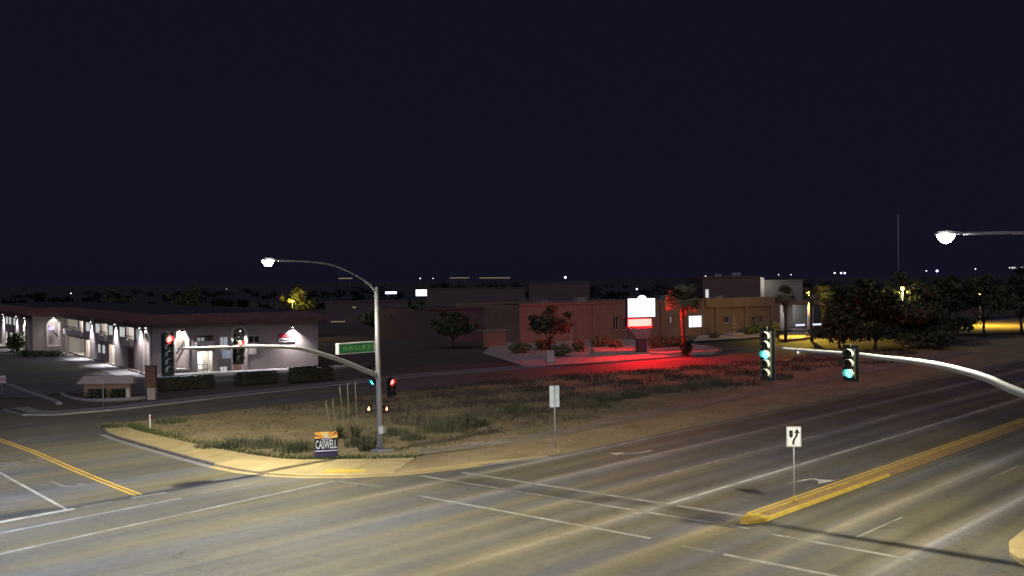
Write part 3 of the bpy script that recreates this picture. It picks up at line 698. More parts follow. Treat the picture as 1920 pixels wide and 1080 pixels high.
# front face
fA = rect(FR, 331, 634, 351, 697); fB = rect(FR, 369, 629, 400, 661); fP = rect(FR, 371, 676, 399, 706)
fC = rect(FR, 438, 630, 461, 700); fW1 = rect(FR, 412, 631, 428, 655); fW2 = rect(FR, 465, 629, 488, 644); fD = rect(FR, 412, 687, 427, 703)
fB = (fB[0], fB[1], 2.75, fB[3]); fP = (fP[0], fP[1], .04, 2.25); fA = (fA[0], fA[1], .55, 4.55); fC = (fC[0], fC[1], .04, 4.6)
wall_open('front_wall', FR, 0, LEN_F, 0, EAVE, [fA, fB, fP, fC, fW1, fW2, fD])
for r_ in (fA, fC): arch(FR, r_)
for r_ in (fA, fB, fP): recess(FR, r_, 2.2)
recess(FR, fC, 1.2, 'stucco'); stairs(FR, fA)
window(FR, (fB[0]+.35, fB[1]-.45, fB[2]+.05, fB[3]-.25), 'window_dim', 2.1, 1); window(FR, (fP[0]+.3, fP[1]-.6, .1, 2.0), 'window_lit', 2.1, 1)
window(FR, fW1, 'window_dim'); window(FR, fW2, 'glass_dark'); window(FR, fD, 'window_lit', bars=0)
window(FR, (fC[0]+.12, fC[1]-.12, 2.9, 4.0), 'glass_dark', 1.1, 1)
slab_band(FR, fB); rail(FR, (fB[0], fB[1], fB[2]+.45, 0), .55); rail(FR, (fP[0]-.05, fP[0]+.95, .02, 0), .9, .25); rail(FR, (fD[0]-.05, fD[1]+.05, fD[2]-.1, 0), .9, .14)
part('entry_door', MT['door_brown'], pz, lambda b: b.hexa([P3(FR, u, z, o) for z in (.05, 2.1) for (u, o) in ((fC[0]+.2, -1.15), (fC[1]-.2, -1.15), (fC[1]-.2, -1.05), (fC[0]+.2, -1.05))]))
def board(P, px0, py0, px1, py1, m, par=pz, out=.06, name='shop_sign'):
    u0, u1, z0, z1 = rect(P, px0, py0, px1, py1)
    return part(name, MT[m], par, lambda b: b.hexa([P3(P, u0, z0, .01), P3(P, u1, z0, .01), P3(P, u1, z0, out), P3(P, u0, z0, out), P3(P, u0, z1, .01), P3(P, u1, z1, .01), P3(P, u1, z1, out), P3(P, u0, z1, out)])), (u0, u1, z0, z1)
board(FR, 416, 657, 437, 672, 'sign_back'); board(FR, 465, 651, 481, 664, 'stucco_trim')
o_, r_ = board(FR, 523, 634, 553, 641, 'stucco_trim')
for k in range(11): 
    uu = r_[0]+.12+(r_[1]-r_[0]-.25)*k/11
    part('lettering', MT['sign_black'], o_, lambda b: b.poly([P3(FR, uu, r_[2]+.1, .068), P3(FR, uu+.1, r_[2]+.1, .068), P3(FR, uu+.1, r_[3]-.1, .068), P3(FR, uu, r_[3]-.1, .068)]))
board(FR, 522, 626, 553, 632, 'sign_red')
for (px, py, pw) in ((341, 622, 110), (450, 620, 130)): sconce(FR, *[a-(.1 if i else 0) for i, a in enumerate(FR.uz(px, py))], pw)
sconce(FR, FR.uz(548, 613)[0], FR.uz(548, 613)[1]-.1, 260, out=.34)
lamp('alcove_light', pz, P3(FR, (fB[0]+fB[1])/2, 4.4, -1.0), 112, (1, .98, .93)); lamp('alcove_light', pz, P3(FR, (fP[0]+fP[1])/2, 2.05, -1.0), 129, (1, .98, .93))
lamp('alcove_light', pz, P3(FR, (fA[0]+fA[1])/2, 4.0, -1.2), 112, (1, .93, .9))
# right end wall, low walls and clutter at the right end of the walkway
ER = Plane(FR.p(LEN_F, 0), UA+math.pi/2)
wall_open('end_wall', ER, 0, 14, 0, EAVE, [])
part('walkway', MT['concrete_grey'], pz, lambda b: b.prism([tuple(FR.p(-.3, 0, .0))[:2], tuple(FR.p(-.3, 0, 2.4))[:2], tuple(FR.p(LEN_F+4, 0, 2.4))[:2], tuple(FR.p(LEN_F+4, 0, 0))[:2]], .05, .22))
part('walkway', MT['concrete_grey'], pz, lambda b: b.prism([tuple(SD.p(-2.2, 0, 0.01))[:2], tuple(SD.p(LEN_S, 0, 0.01))[:2], tuple(SD.p(LEN_S, 0, 3.2))[:2], tuple(SD.p(-2.2, 0, 3.2))[:2]], .05, .2))
# long courtyard face
def sr(x0, y0, x1, y1): return rect(SD, x0, y0, x1, y1)
sArch = sr(271, 634, 282, 690); sArch = (sArch[0], sArch[1], .05, 4.3)
ups = [(160, 608, 169, 619), (178, 609, 187, 621), (203, 613, 211, 624), (223, 615, 234, 627), (254, 622, 263, 632)]
upw = [(lambda r: (r[0], r[1], 3.35, 4.55))(sr(*q)) for q in ups]
bal = [(lambda r: (r[0], r[1], 2.75, 4.6))(sr(*q)) for q in ((124.5, 600, 146, 631), (149, 606, 156, 626), (189, 611, 202, 630), (237, 617, 251, 637))]
low = [(lambda r: (r[0], r[1], .08, 2.3))(sr(*q)) for q in ((126, 640, 158, 668), (161, 645, 169, 672), (205, 653, 215, 684))]
lww = [(lambda r: (r[0], r[1], 1.0, 2.1))(sr(*q)) for q in ((183, 650, 188.5, 663), (191, 650, 197, 663))]
dor = (lambda r: (r[0], r[1], .08, 2.3))(sr(236, 655, 252, 690))
wall_open('courtyard_wall', SD, 0, LEN_S, 0, EAVE, [sArch, dor]+upw+bal+low+lww)
arch(SD, sArch, .3); recess(SD, sArch, 2.0)
for r_ in upw: window(SD, r_, 'window_lit' if r_ is not upw[-1] else 'window_dim')
for r_ in lww: window(SD, r_, 'window_lit')
for r_ in bal:
    recess(SD, r_, 1.8); slab_band(SD, r_, .5, .4); rail(SD, (r_[0], r_[1], r_[2]+.45, 0), .5, .2)
    window(SD, (r_[0]+.5, r_[1]-.5, r_[2]+.1, r_[3]-.2), 'window_lit', 1.7, 1); lamp('alcove_light', pz, P3(SD, (r_[0]+r_[1])/2, 4.4, -.9), 121, (1, .99, .96))
for r_ in low:
    recess(SD, r_, 2.2); window(SD, (r_[0]+.4, r_[1]-.4, .15, 2.0), 'window_lit', 2.1, 2); lamp('alcove_light', pz, P3(SD, (r_[0]+r_[1])/2, 2.05, -1.0), 177, (1, .97, .88))
part('garage_door', MT['door_brown'], pz, lambda b: b.poly([P3(SD, dor[0], dor[2], -.25), P3(SD, dor[1], dor[2], -.25), P3(SD, dor[1], dor[3], -.25), P3(SD, dor[0], dor[3], -.25)]))
for px, py in ((172, 603.5), (217, 607)): sconce(SD, SD.uz(px, py)[0], min(4.75, SD.uz(px, py)[1]-.1), 330, (.88, .88, 1.0), .3, cone=95)
sconce(SD, SD.uz(264, 622)[0], 4.7, 190, (.9, .88, 1.0), .3); sconce(SD, (sArch[0]+sArch[1])/2, 4.8, 90, (.95, .93, 1.0), .3)
# far pavilion
a2 = rect(F2, 91, 607, 111, 652); a2 = (a2[0], a2[1], 1.0, 4.45)
wall_open('pavilion_wall', F2, 0, F2W, 0, EAVE, [a2]); arch(F2, a2, .25); recess(F2, a2, 2.0); stairs(F2, a2, 1.2)
sconce(F2, (a2[0]+a2[1])/2, 4.85, 60, (.95, .94, 1.0))
nz_ = part('neon_sign', MT['neon_violet'], pz, lambda b: (b.cbox(P3(F2, a2[0]+.9, 3.35, -.4), .5, .06, .42, UA), b.cbox(P3(F2, a2[0]+1.6, 3.2, -.4), .6, .06, .5, UA)))
lamp('alcove_light', pz, P3(F2, (a2[0]+a2[1])/2, 3.8, -1.2), 37, (1, .95, .95))
# second courtyard face running on to the left
L2 = 46.0
s2 = [(lambda r: (r[0], r[1], .05, 4.3))(rect(S2, 49, 605, 54, 660)), (lambda r: (r[0], r[1], .05, 4.3))(rect(S2, 40, 603, 45, 655))]
w2 = [(lambda r: (r[0], r[1], z0, z1))(rect(S2, *q)) for q, z0, z1 in (((10, 592, 15, 602), 3.3, 4.5), ((16, 593, 21, 603), 3.3, 4.5), ((24, 596, 29, 604), 3.3, 4.5), ((10, 628, 14, 642), .6, 2.2), ((18, 625, 24, 640), .6, 2.2))]
wall_open('courtyard_wall', S2, 0, L2, 0, EAVE, s2+w2)
for r_ in s2: arch(S2, r_, .3); recess(S2, r_, 1.5)
for r_ in w2: window(S2, r_, 'window_lit')
sconce(S2, S2.uz(47, 600)[0], 4.7, 170, (.9, .95, .9)); sconce(S2, S2.uz(6.5, 585)[0], 4.75, 420, (.92, .9, 1.0), .3, cone=95); sconce(S2, S2.uz(32, 598)[0], 4.75, 260, (.85, .85, 1.0), .3, cone=95)
# tiled mansard band round the roof edge
out_ = .75
def ring_pts(o): return [ER.p(14, 0, o), FR.p(LEN_F+o, 0, o), FR.p(-o, 0, o), SD.p(LEN_S-o, 0, o), F2.p(F2W+o, 0, o), S2.p(L2, 0, o)]
def roof(b):
    A, B = ring_pts(out_), ring_pts(-.7)
    for i in range(len(A)-1):
        a, c, d, e = A[i], A[i+1], B[i+1], B[i]; Z = Vector((0, 0, 1))
        b.poly([a+Z*(EAVE+.1), c+Z*(EAVE+.1), c+Z*(EAVE+.42), a+Z*(EAVE+.42)])
        b.poly([a+Z*(EAVE+.42), c+Z*(EAVE+.42), d+Z*(TOP+.1), e+Z*(TOP+.1)])
        b.poly([a+Z*(EAVE+.1), c+Z*(EAVE+.1), d+Z*(EAVE+.1), e+Z*(EAVE+.1)])
rf = part('roof', MT['roof_tile'], pz, roof)
def deck(b):
    p = [q+Vector((0, 0, TOP+.06)) for q in ring_pts(-.6)]; back = [S2.p(L2, 0, -16), SD.p(LEN_S, 0, -16), FR.p(LEN_F-1, 0, -14)]
    b.poly([p[1], p[2], p[3], back[1]+Vector((0, 0, TOP+.06)), p[0]]); b.poly([p[3], p[4], p[5], back[0]+Vector((0, 0, TOP+.06)), back[1]+Vector((0, 0, TOP+.06))])
part('roof_deck', MT['roof_grey'], rf, deck)

# ---- plaza forecourt: asphalt, driveway kerbs, hedges, monument sign, posts
tag(part('parking_lot', MT['asphalt_lot'], None, lambda b: b.poly([(p.x, p.y, .156) for p in (G(-160, 745), G(60, 751), G(112, 741), G(275, 741), G(400, 722), G(640, 694), FR.p(LEN_F+3, 0, 2.3), FR.p(-.4, 0, 2.5), SD.p(0, 0, 3.3), SD.p(LEN_S, 0, 3.3), F2.p(F2W, 0, 1), S2.p(40, 0, 6), G(-500, 640))])), 'dark asphalt forecourt in front of the plaza', kind='structure')
kp = [G(*q) for q in ((115, 742), (122, 747), (138, 752), (165, 755), (205, 755), (245, 753), (274, 750))]
tag(part('planter_kerb', MT['concrete_grey'], None, lambda b: b.tube([p+Vector((0, 0, .2)) for p in smooth(kp, 4)], .16, 8)), 'pale curved concrete kerb round the monument sign planting', 'kerb')
kp2 = [G(*q) for q in ((-60, 700), (0, 718), (50, 737), (95, 752), (112, 760))]
tag(part('driveway_kerb', MT['concrete_grey'], None, lambda b: b.tube([p+Vector((0, 0, .1)) for p in smooth(kp2, 4)], .22, 8)), 'low concrete kerb along the left side of the plaza driveway', 'kerb')
for i, (pts, lab) in enumerate((([(128, 664), (165, 675), (205, 686), (240, 697), (272, 707)], 'dark striped kerb along the courtyard parking bays'),)):
    k = thing('parking_kerb', lab, 'kerb', G(*pts[0]))
    ps = smooth([G(*q) for q in pts], 5)
    for a, c in zip(ps[:-1], ps[1:]):
        d = (c-a)*.42; part('wheel_stop', MT['kerb_dark'], k, lambda b: b.tube([a+d*.2+Vector((0, 0, .24)), c-d*.5+Vector((0, 0, .24))], .13, 6))

# ================================================================== VEGETATION KIT
def leafcloud(b, pts, size, rnd, stretch=1.0):
    for (p, s) in pts:
        p = Vector(p); n = Vector((rnd.gauss(0, 1), rnd.gauss(0, 1), rnd.gauss(.4, 1))).normalized()
        a = n.orthogonal().normalized(); a = (Matrix.Rotation(rnd.uniform(0, 6.28), 3, n) @ a); c = n.cross(a); k = size*s
        b.poly([p-a*k*stretch, p+c*k*.45, p+a*k*stretch, p-c*k*.45])
def blob_pts(rnd, n, lobes):
    o = []
    for i in range(n):
        c, r = lobes[rnd.randrange(len(lobes))]
        d = Vector((rnd.gauss(0, 1), rnd.gauss(0, 1), rnd.gauss(0, 1))).normalized()*(rnd.random()**.45)
        o.append((Vector(c)+Vector((d.x*r[0], d.y*r[1], d.z*r[2])), rnd.uniform(.6, 1.4)))
    return o
def make_tree(name, label, loc, h, w, seed, leafm='leaf_dark', n=2600, group=None, size=.3, trunk=.28, spread=1.0):
    rnd = random.Random(seed); t = thing(name, label, 'tree', (0, 0, 0), 0, group)
    limbs = []; tips = []
    for k in range(rnd.randint(4, 6)):
        a = 6.28*k/5+rnd.uniform(-.4, .4); r = w*.5*rnd.uniform(.45, .8)
        tips.append(Vector((math.cos(a)*r, math.sin(a)*r, h*rnd.uniform(.5, .8) if trunk > .2 else h*rnd.uniform(.32, .78))))
    tips.append(Vector((rnd.uniform(-.3, .3), rnd.uniform(-.3, .3), h*.85)))
    def tr(b):
        fork = Vector((rnd.uniform(-.2, .2), rnd.uniform(-.2, .2), h*trunk)); b.tube([(0, 0, -.1), fork*.5+Vector((.08, 0, 0)), fork], [h*.028, h*.022, h*.018], 8)
        for q in tips: b.tube([fork-Vector((0, 0, .1)), fork.lerp(q, .5)+Vector((0, 0, .25)), q], [h*.015, h*.009, h*.003], 6)
    part('trunk', MT['bark'], t, tr, True)
    lobes = [(q+Vector((0, 0, .2)), (w*.26*rnd.uniform(.8, 1.25), w*.26*rnd.uniform(.8, 1.25), h*.17*rnd.uniform(.8, 1.2))) for q in tips]
    lobes += [(q*rnd.uniform(.9, 1.3)+Vector((rnd.uniform(-1, 1), rnd.uniform(-1, 1), rnd.uniform(-.6, .9))), (w*.1, w*.1, h*.07)) for q in tips for _ in range(2)]
    lobes += [(q.lerp(tips[(i+1) % len(tips)], .5)+Vector((0, 0, rnd.uniform(-.5, .6))), (w*.2, w*.2, h*.13)) for i, q in enumerate(tips)]
    if trunk < .2: lobes += [(Vector((math.cos(a)*w*.3, math.sin(a)*w*.3, h*rnd.uniform(.2, .34))), (w*.22, w*.22, h*.12)) for a in (.3, 1.7, 2.9, 4.2, 5.4)]
    part('crown', MT[leafm], t, lambda b: leafcloud(b, blob_pts(rnd, n, lobes), size, rnd), True)
    t.location = loc; t.rotation_euler = (0, 0, rnd.uniform(0, 6)); return t
def make_shrub(name, label, loc, r, h, seed, m='leaf_green', n=420, size=.13, group=None, stretch=1.2, flat_=False):
    rnd = random.Random(seed); t = thing(name, label, 'shrub', loc, 0, group); M_ = Vector(loc)
    lob = [((rnd.uniform(-.4, .4)*r, rnd.uniform(-.4, .4)*r, h*rnd.uniform(.4, .65)), (r*.62, r*.62, h*.42)) for _ in range(5)]
    part('foliage', MT[m], t, lambda b: leafcloud(b, blob_pts(rnd, n, lob), size, rnd, stretch), True)
    part('stem', MT['bark'], t, lambda b: [b.tube([(0, 0, -.05), (l[0][0]*.5, l[0][1]*.5, l[0][2]*.6), l[0]], [.03, .022, .012], 5) for l in lob], True)
    return t
def make_hedge(label, a, c, w, h, seed, group):
    a = Vector(a); c = Vector(c); rnd = random.Random(seed); L = (c-a).length; an = math.atan2(c.y-a.y, c.x-a.x)
    t = thing('box_hedge', label, 'hedge', (a+c)/2, an, group)
    def core(b):
        nx = 10
        for i in range(nx):
            x0, x1 = -L/2+.12+(L-.24)*i/nx, -L/2+.12+(L-.24)*(i+1)/nx
            b.cbox(((x0+x1)/2, rnd.uniform(-.04, .04), h*.45), x1-x0+.05, w-.2+rnd.uniform(-.06, .06), h*.9+rnd.uniform(-.08, .05), 0, .1)
    part('branches', MT['bark'], t, core, True)
    pts = []
    for _ in range(int(L*260)):
        f = rnd.random(); x = rnd.uniform(-L/2, L/2)
        if f < .4: q = (x, rnd.uniform(-w/2, w/2), h+rnd.gauss(0, .04))
        elif f < .8: q = (x, -w/2+rnd.gauss(0, .04), rnd.uniform(.05, h))
        elif f < .9: q = (x, w/2+rnd.gauss(0, .04), rnd.uniform(.05, h))
        else: q = (rnd.choice((-L/2, L/2))+rnd.gauss(0, .04), rnd.uniform(-w/2, w/2), rnd.uniform(.05, h))
        pts.append((q, rnd.uniform(.7, 1.3)))
    part('foliage', MT['leaf_dark'], t, lambda b: leafcloud(b, pts, .1, rnd, 1.0), True)
    return t
def hed(px0, py0, px1, py1, h, lab, seed):
    make_hedge(lab, G(px0, py0, .1), G(px1, py1, .1), 1.0, h, seed, 'clipped hedges before the plaza')
hed(298, 735, 398, 727, 1.1, 'dark clipped hedge nearest the brown sign pillar', 1)
hed(442, 724, 517, 718, 1.1, 'dark clipped hedge in the middle before the plaza', 2)
hed(543, 719, 622, 712, 1.35, 'taller dark clipped hedge by the right end of the plaza', 3)
make_shrub('round_shrub', 'rounded green shrub at the left arch of the plaza', G(33, 660, .1), 1.9, 3.0, 4, 'leaf_green', 900, .2)
for k, (px, lab) in enumerate(((45, 'low green bush left of the pavilion corner'), (68, 'low green bush at the pavilion corner'), (98, 'low green bush under the pavilion arch'))): make_shrub('low_shrub', lab, G(px, 670, .1), 1.5, .9, 20+k, 'leaf_green', 420, .15)

# ---- plaza monument sign and posts
mb = G(200, 750, .1); ms = thing('monument_sign', 'low tan monument sign with tiled top on three legs by the driveway', 'sign', mb, R(-46))
def mloc(fn): return fn
part('sign_panel', MT['stucco_tan'], ms, lambda b: b.cbox((.1, 0, 1.22), 3.7, .36, .62, 0, .04), True)
part('tile_cap', MT['stucco'], ms, lambda b: b.hexa([(-2.3, -.4, 1.35), (2.3, -.4, 1.35), (2.3, .4, 1.35), (-2.3, .4, 1.35), (-1.8, -.1, 1.95), (2.2, -.1, 1.95), (2.2, .1, 1.95), (-1.8, .1, 1.95)]), True)
for x in (-1.6, .2, 1.75): part('leg', MT['stucco_trim' if x > 1 else 'stucco_tan'], ms, lambda b: b.cbox((x, 0, .46), .3, .34, .92, 0, .02), True)
make_shrub('low_shrub', 'dark shrubs growing under the monument sign', mb+Vector((.3, .8, 0)), 2.2, 1.0, 31, 'leaf_dark', 600, .14)
pp = G(285, 749, .1); pl_ = thing('sign_pillar', 'brown sign cabinet on a pale stone pillar left of the hedge', 'sign', pp, R(-46))
part('pillar_base', MT['stone'], pl_, lambda b: b.cbox((0, 0, .48), .62, .5, .96, 0, .03), True)
part('cabinet', MT['door_brown'], pl_, lambda b: b.cbox((-.06, 0, 1.82), .85, .45, 1.72, 0, .05), True)
part('cabinet_cap', MT['steel_dark'], pl_, lambda b: b.cbox((-.06, 0, 2.72), .92, .52, .08), True)
def post(name, label, cat, px, py, h, r, m, extra=None, group=None):
    g = G(px, py, .05); t = thing(name, label, cat, g, 0, group)
    part('post', MT[m], t, lambda b: b.tube([(0, 0, -.05), (0, 0, h*.5), (0, 0, h)], r, 8), True)
    if extra: extra(t)
    return t
post('thin_post', 'thin metal post in front of the monument sign', 'post', 193.5, 763, 1.9, .035, 'galvanised', lambda t: part('post_cap', MT['sign_white'], t, lambda b: b.cbox((0, 0, 1.93), .12, .04, .1), True))
def dl(t):
    part('reflector', MT['sign_orange'], t, lambda b: b.cbox((0, -.06, .82), .09, .02, .16, R(40)), True)
post('marker_post', 'short white marker post at the tip of the dirt corner', 'post', 281.5, 806, .98, .055, 'sign_white', dl)
ls = G(4, 742, .1); st = thing('small_sign', 'small pale sign at the left edge of the picture', 'sign', ls)
part('post', MT['galvanised'], st, lambda b: b.tube([(0, 0, 0), (0, 0, 1.7)], .035, 6), True)
pnl = part('sign_panel', MT['sign_white'], st, lambda b: b.cbox((0, -.04, 1.4), .62, .03, .62, R(-42)), True)
part('lettering', MT['sign_red'], pnl, lambda b: [b.cbox((-.0+.03*k, -.075-.02*k, 1.5-.12*k), .42, .01, .06, R(-42)) for k in range(3)], True)

# ================================================================== SIGNS IN THE FOREGROUND
# yard sign with sun rays
yb = G(612, 861, .1); ang = math.atan2(-yb.y, -yb.x)+math.pi/2+R(4)
ys = thing('yard_sign', 'square campaign yard sign reading CASWELL below orange sun rays', 'sign', yb, ang)
W_ = 1.22; Hh = 1.36; Z0 = .12
part('stake', MT['steel_dark'], ys, lambda b: [b.tube([(x, .02, -.2), (x, .02, 1.2)], .012, 5) for x in (-.35, .35)], True)
pn = part('board', MT['sign_black'], ys, lambda b: b.cbox((0, 0, Z0+Hh/2), W_, .012, Hh), True)
def yb_(name, pts, m, z=-.0085): part(name, MT[m], pn, lambda b: b.poly([(x, z, Z0+y) for x, y in pts]), True)
yb_('band', [(-.6, 1.0), (.6, 1.0), (.6, 1.345), (-.6, 1.345)], 'sign_gold')
import itertools
rays = [(-.6, 1.06), (-.6, 1.18), (-.6, 1.32), (-.42, 1.345), (-.2, 1.345), (.2, 1.345), (.42, 1.345), (.6, 1.32), (.6, 1.18), (.6, 1.06)]
for k in (0, 2, 5, 7): yb_('ray', [(0, 1.0), rays[k], rays[k+1]], 'sign_orange', -.0095)
for k in (1, 7): yb_('ray', [(-.12 if k == 1 else .12, 1.05), (rays[k][0], rays[k][1]-.02), (rays[k][0], rays[k][1]+.05)], 'sign_black', -.0105)
star = [(math.sin(a)*(.16 if i % 2 == 0 else .07), 1.12+math.cos(a)*(.16 if i % 2 == 0 else .07)) for i, a in enumerate([math.pi*k/5 for k in range(10)])]
yb_('emblem', star[::-1], 'sign_white', -.0115)
yb_('stripe', [(-.58, .3), (.58, .3), (.58, .36), (-.58, .36)], 'sign_lilac'); yb_('stripe', [(-.6, .02), (.6, .02), (.6, .22), (-.6, .22)], 'sign_purple')
yb_('stripe', [(-.25, .93), (.3, .93), (.3, .965), (-.25, .965)], 'sign_lilac')
M4 = WM[ys.name]; uu = (M4.to_3x3() @ Vector((1, 0, 0)))
tx = text_mesh('lettering', 'CASWELL', MT['sign_white'], ys, M4 @ Vector((0, -.012, Z0+.645)), uu, (0, 0, 1), .62, 1.12, .012)
tx.parent = pn
# highway sign seen from behind
hb_ = G(1041, 839, .1); hs_ = thing('road_sign', 'tall pale blue grey sign panel seen from behind at the road edge', 'sign', hb_, R(-42+6))
part('post', MT['galvanised'], hs_, lambda b: b.tube([(0, 0, -.1), (0, 0, 3.45)], .035, 8), True)
pz_ = part('sign_panel', MT['sign_back'], hs_, lambda b: (b.cbox((-.14, .05, 2.85), .275, .012, 1.2), b.cbox((.145, .05, 2.85), .275, .012, 1.2)), True)
part('seam_bar', MT['steel_dark'], pz_, lambda b: b.cbox((0, .03, 2.85), .03, .02, 1.2), True)
# keep-right sign on the median
kb = G(1489.5, 941, .13); kf = math.atan2(-kb.y, -kb.x)+math.pi/2
ks = thing('keep_right_sign', 'white keep-right sign with black curved arrow on the median nose', 'sign', kb, kf+R(10))
part('post', MT['galvanised'], ks, lambda b: b.tube([(0, .035, -.02), (0, .035, 3.1)], .034, 8), True)
part('post_sleeve', MT['kerb_yellow'], ks, lambda b: b.tube([(0, .035, -.02), (0, .035, .25)], .06, 8), True)
kp_ = part('sign_panel', MT['sign_white'], ks, lambda b: b.cbox((0, 0, 2.72), .6, .012, .84), True)
part('sign_border', MT['sign_black'], kp_, lambda b: [b.poly([(x0, -.008, z0), (x1, -.008, z0), (x1, -.008, z1), (x0, -.008, z1)]) for x0, x1, z0, z1 in ((-.285, .285, 3.105, 3.12), (-.285, .285, 2.32, 2.335), (-.285, -.272, 2.335, 3.105), (.272, .285, 2.335, 3.105))], True)
part('island_symbol', MT['sign_black'], kp_, lambda b: b.poly([(x, -.009, 2.72+z) for x, z in ((-.19, .27), (-.04, .27), (-.04, .03), (-.115, -.06), (-.19, .03))][::-1]), True)
def karrow(b):
    path = [(-.02, -.33), (-.02, -.2), (.03, -.08), (.1, .02), (.13, .12), (.13, .2)]
    for a, c in zip(path[:-1], path[1:]): b.poly([(a[0]-.045, -.009, 2.72+a[1]), (a[0]+.045, -.009, 2.72+a[1]), (c[0]+.045, -.009, 2.72+c[1]), (c[0]-.045, -.009, 2.72+c[1])])
    b.poly([(.01, -.009, 2.88), (.25, -.009, 2.88), (.13, -.009, 3.07)])
part('arrow_symbol', MT['sign_black'], kp_, karrow, True)
# grating bars lying in the verge
gb = G(910, 832, .13); gr = thing('verge_grating', 'row of pale slanting bars lying in the dirt verge', 'grating', gb)
for k in range(5): part('bar', MT['stone'], gr, lambda b: b.cbox((-.62+.34*k, .75-.4*k, .03), 1.15, .13, .06, R(10), .015), True)

# ================================================================== VERGE PLANTS
ag = G(652, 822, .1); av = thing('desert_plant', 'spiky desert plant with tall dry flower stalks behind the yard sign', 'plant', ag)
def wpt(px, py, ty): # point above the plant on its own depth
    d = ag-Vector((0, 0, CAM_H)); k = d.dot(_fwd); return D(px, py, k+ty)
for k, pts in enumerate((((645, 800), (641, 760), (637, 724)), ((655, 800), (653, 760), (651.5, 722)), ((668, 812), (668, 765), (666, 716)), ((629, 808), (627, 780), (624, 748)), ((620, 812), (616, 785), (611, 752)), ((618, 812), (598, 798), (574, 788)))):
    part('flower_stalk', MT['stalk'], av, lambda b: b.tube(smooth([wpt(*q, .3*(k % 3)-.3) for q in pts], 4), [.026-.001*j for j in range(9)], 6))
    part('stalk_tip', MT['stalk'], av, lambda b: b.tube([wpt(*pts[2], .3*(k % 3)-.3)-Vector((0, 0, .5)), wpt(*pts[2], .3*(k % 3)-.3)+Vector((0, 0, .12))], [.035, .012], 6))
rnd = random.Random(5); lfm = None
for cx, cn in ((-.6, 40), (.5, 44)):
    for k in range(cn):
        a = rnd.uniform(0, 6.28); el = rnd.uniform(.35, 1.35); L = rnd.uniform(.8, 1.35); d = Vector((math.cos(a)*math.cos(el), math.sin(a)*math.cos(el), math.sin(el))); s = d.cross(Vector((0, 0, 1))).normalized()*.05
        o = ag+_r0*cx; m1 = o+d*L*.5; tp = o+d*L-Vector((0, 0, L*.12))
        part('leaf', MT['leaf_olive'], av, lambda b: (b.poly([o-s*.6, o+s*.6, m1+s, m1-s]), b.poly([m1-s, m1+s, tp])))
def make_clump(label, loc, r, h, seed, m, group):
    rnd = random.Random(seed); t = thing('verge_clump', label, 'shrub', loc, 0, group)
    def bl(b, n, hh, wd):
        for _ in range(n):
            a = rnd.uniform(0, 6.28); q = r*rnd.random()**.7; ox, oy = math.cos(a)*q, math.sin(a)*q*.8; H_ = hh*rnd.uniform(.35, 1.1)*(1.1-.5*q/r); ln = rnd.uniform(.1, .75)*H_; a2 = a+rnd.uniform(-1, 1)
            dx, dy = math.cos(a2)*ln, math.sin(a2)*ln; sx, sy = -math.sin(a2)*wd, math.cos(a2)*wd
            b.poly([(ox-sx, oy-sy, -.03), (ox+sx, oy+sy, -.03), (ox+dx*.4+sx*.8, oy+dy*.4+sy*.8, H_*.62), (ox+dx*.4-sx*.8, oy+dy*.4-sy*.8, H_*.62)]); b.poly([(ox+dx*.4-sx*.8, oy+dy*.4-sy*.8, H_*.62), (ox+dx*.4+sx*.8, oy+dy*.4+sy*.8, H_*.62), (ox+dx, oy+dy, H_)])
    part('blades', MT[m], t, lambda b: bl(b, int(150+r*190), h, .016), True)['kind'] = 'stuff'
    part('twigs', MT['scrub'], t, lambda b: bl(b, int(50+r*50), h*1.25, .008), True)['kind'] = 'stuff'
    part('foliage', MT['scrub'], t, lambda b: leafcloud(b, blob_pts(rnd, int(90*r), [((rnd.uniform(-.5, .5)*r, rnd.uniform(-.5, .5)*r, h*.4), (r*.5, r*.5, h*.35)) for _ in range(4)]), .06, rnd, 1.5), True)
    return t
def bushes(spec, group):
    for i, (px, py, r, h, m, lab) in enumerate(spec): make_clump(lab, G(px, py, .08), r*1.15, h*.75, 60+i+len(group), m, group)
bushes([(395, 840, .9, .6, 'leaf_olive', 'low green weed clump left of the yard sign near the pavement'), (445, 838, 1.2, .8, 'leaf_dark', 'dark bush left of the yard sign'), (498, 838, 1.1, .9, 'leaf_olive', 'bush second left of the yard sign'), (560, 845, 1.3, .95, 'leaf_green', 'leafy bush just left of the yard sign'),
        (320, 793, 1.0, .7, 'leaf_olive', 'olive bush beside the white marker post'), (212, 800, .7, .5, 'leaf_green', 'green tuft at the kerb tip of the corner'), (735, 815, 1.0, .8, 'leaf_olive', 'bush right of the signal pole'), (775, 825, .8, .7, 'leaf_olive', 'small olive bush right of the signal pole foot'),
        (830, 808, 1.6, 1.2, 'leaf_olive', 'tall grassy bush in the middle of the lot'), (875, 800, 1.5, 1.2, 'leaf_dark', 'dark bush in the middle of the lot'), (680, 835, 1.0, 1.0, 'leaf_green', 'green bush left of the signal pole foot'), (690, 845, .5, .6, 'leaf_dark', 'dark small bush at the signal pole foot')], 'bushes on the corner lot')
rnd = random.Random(11)
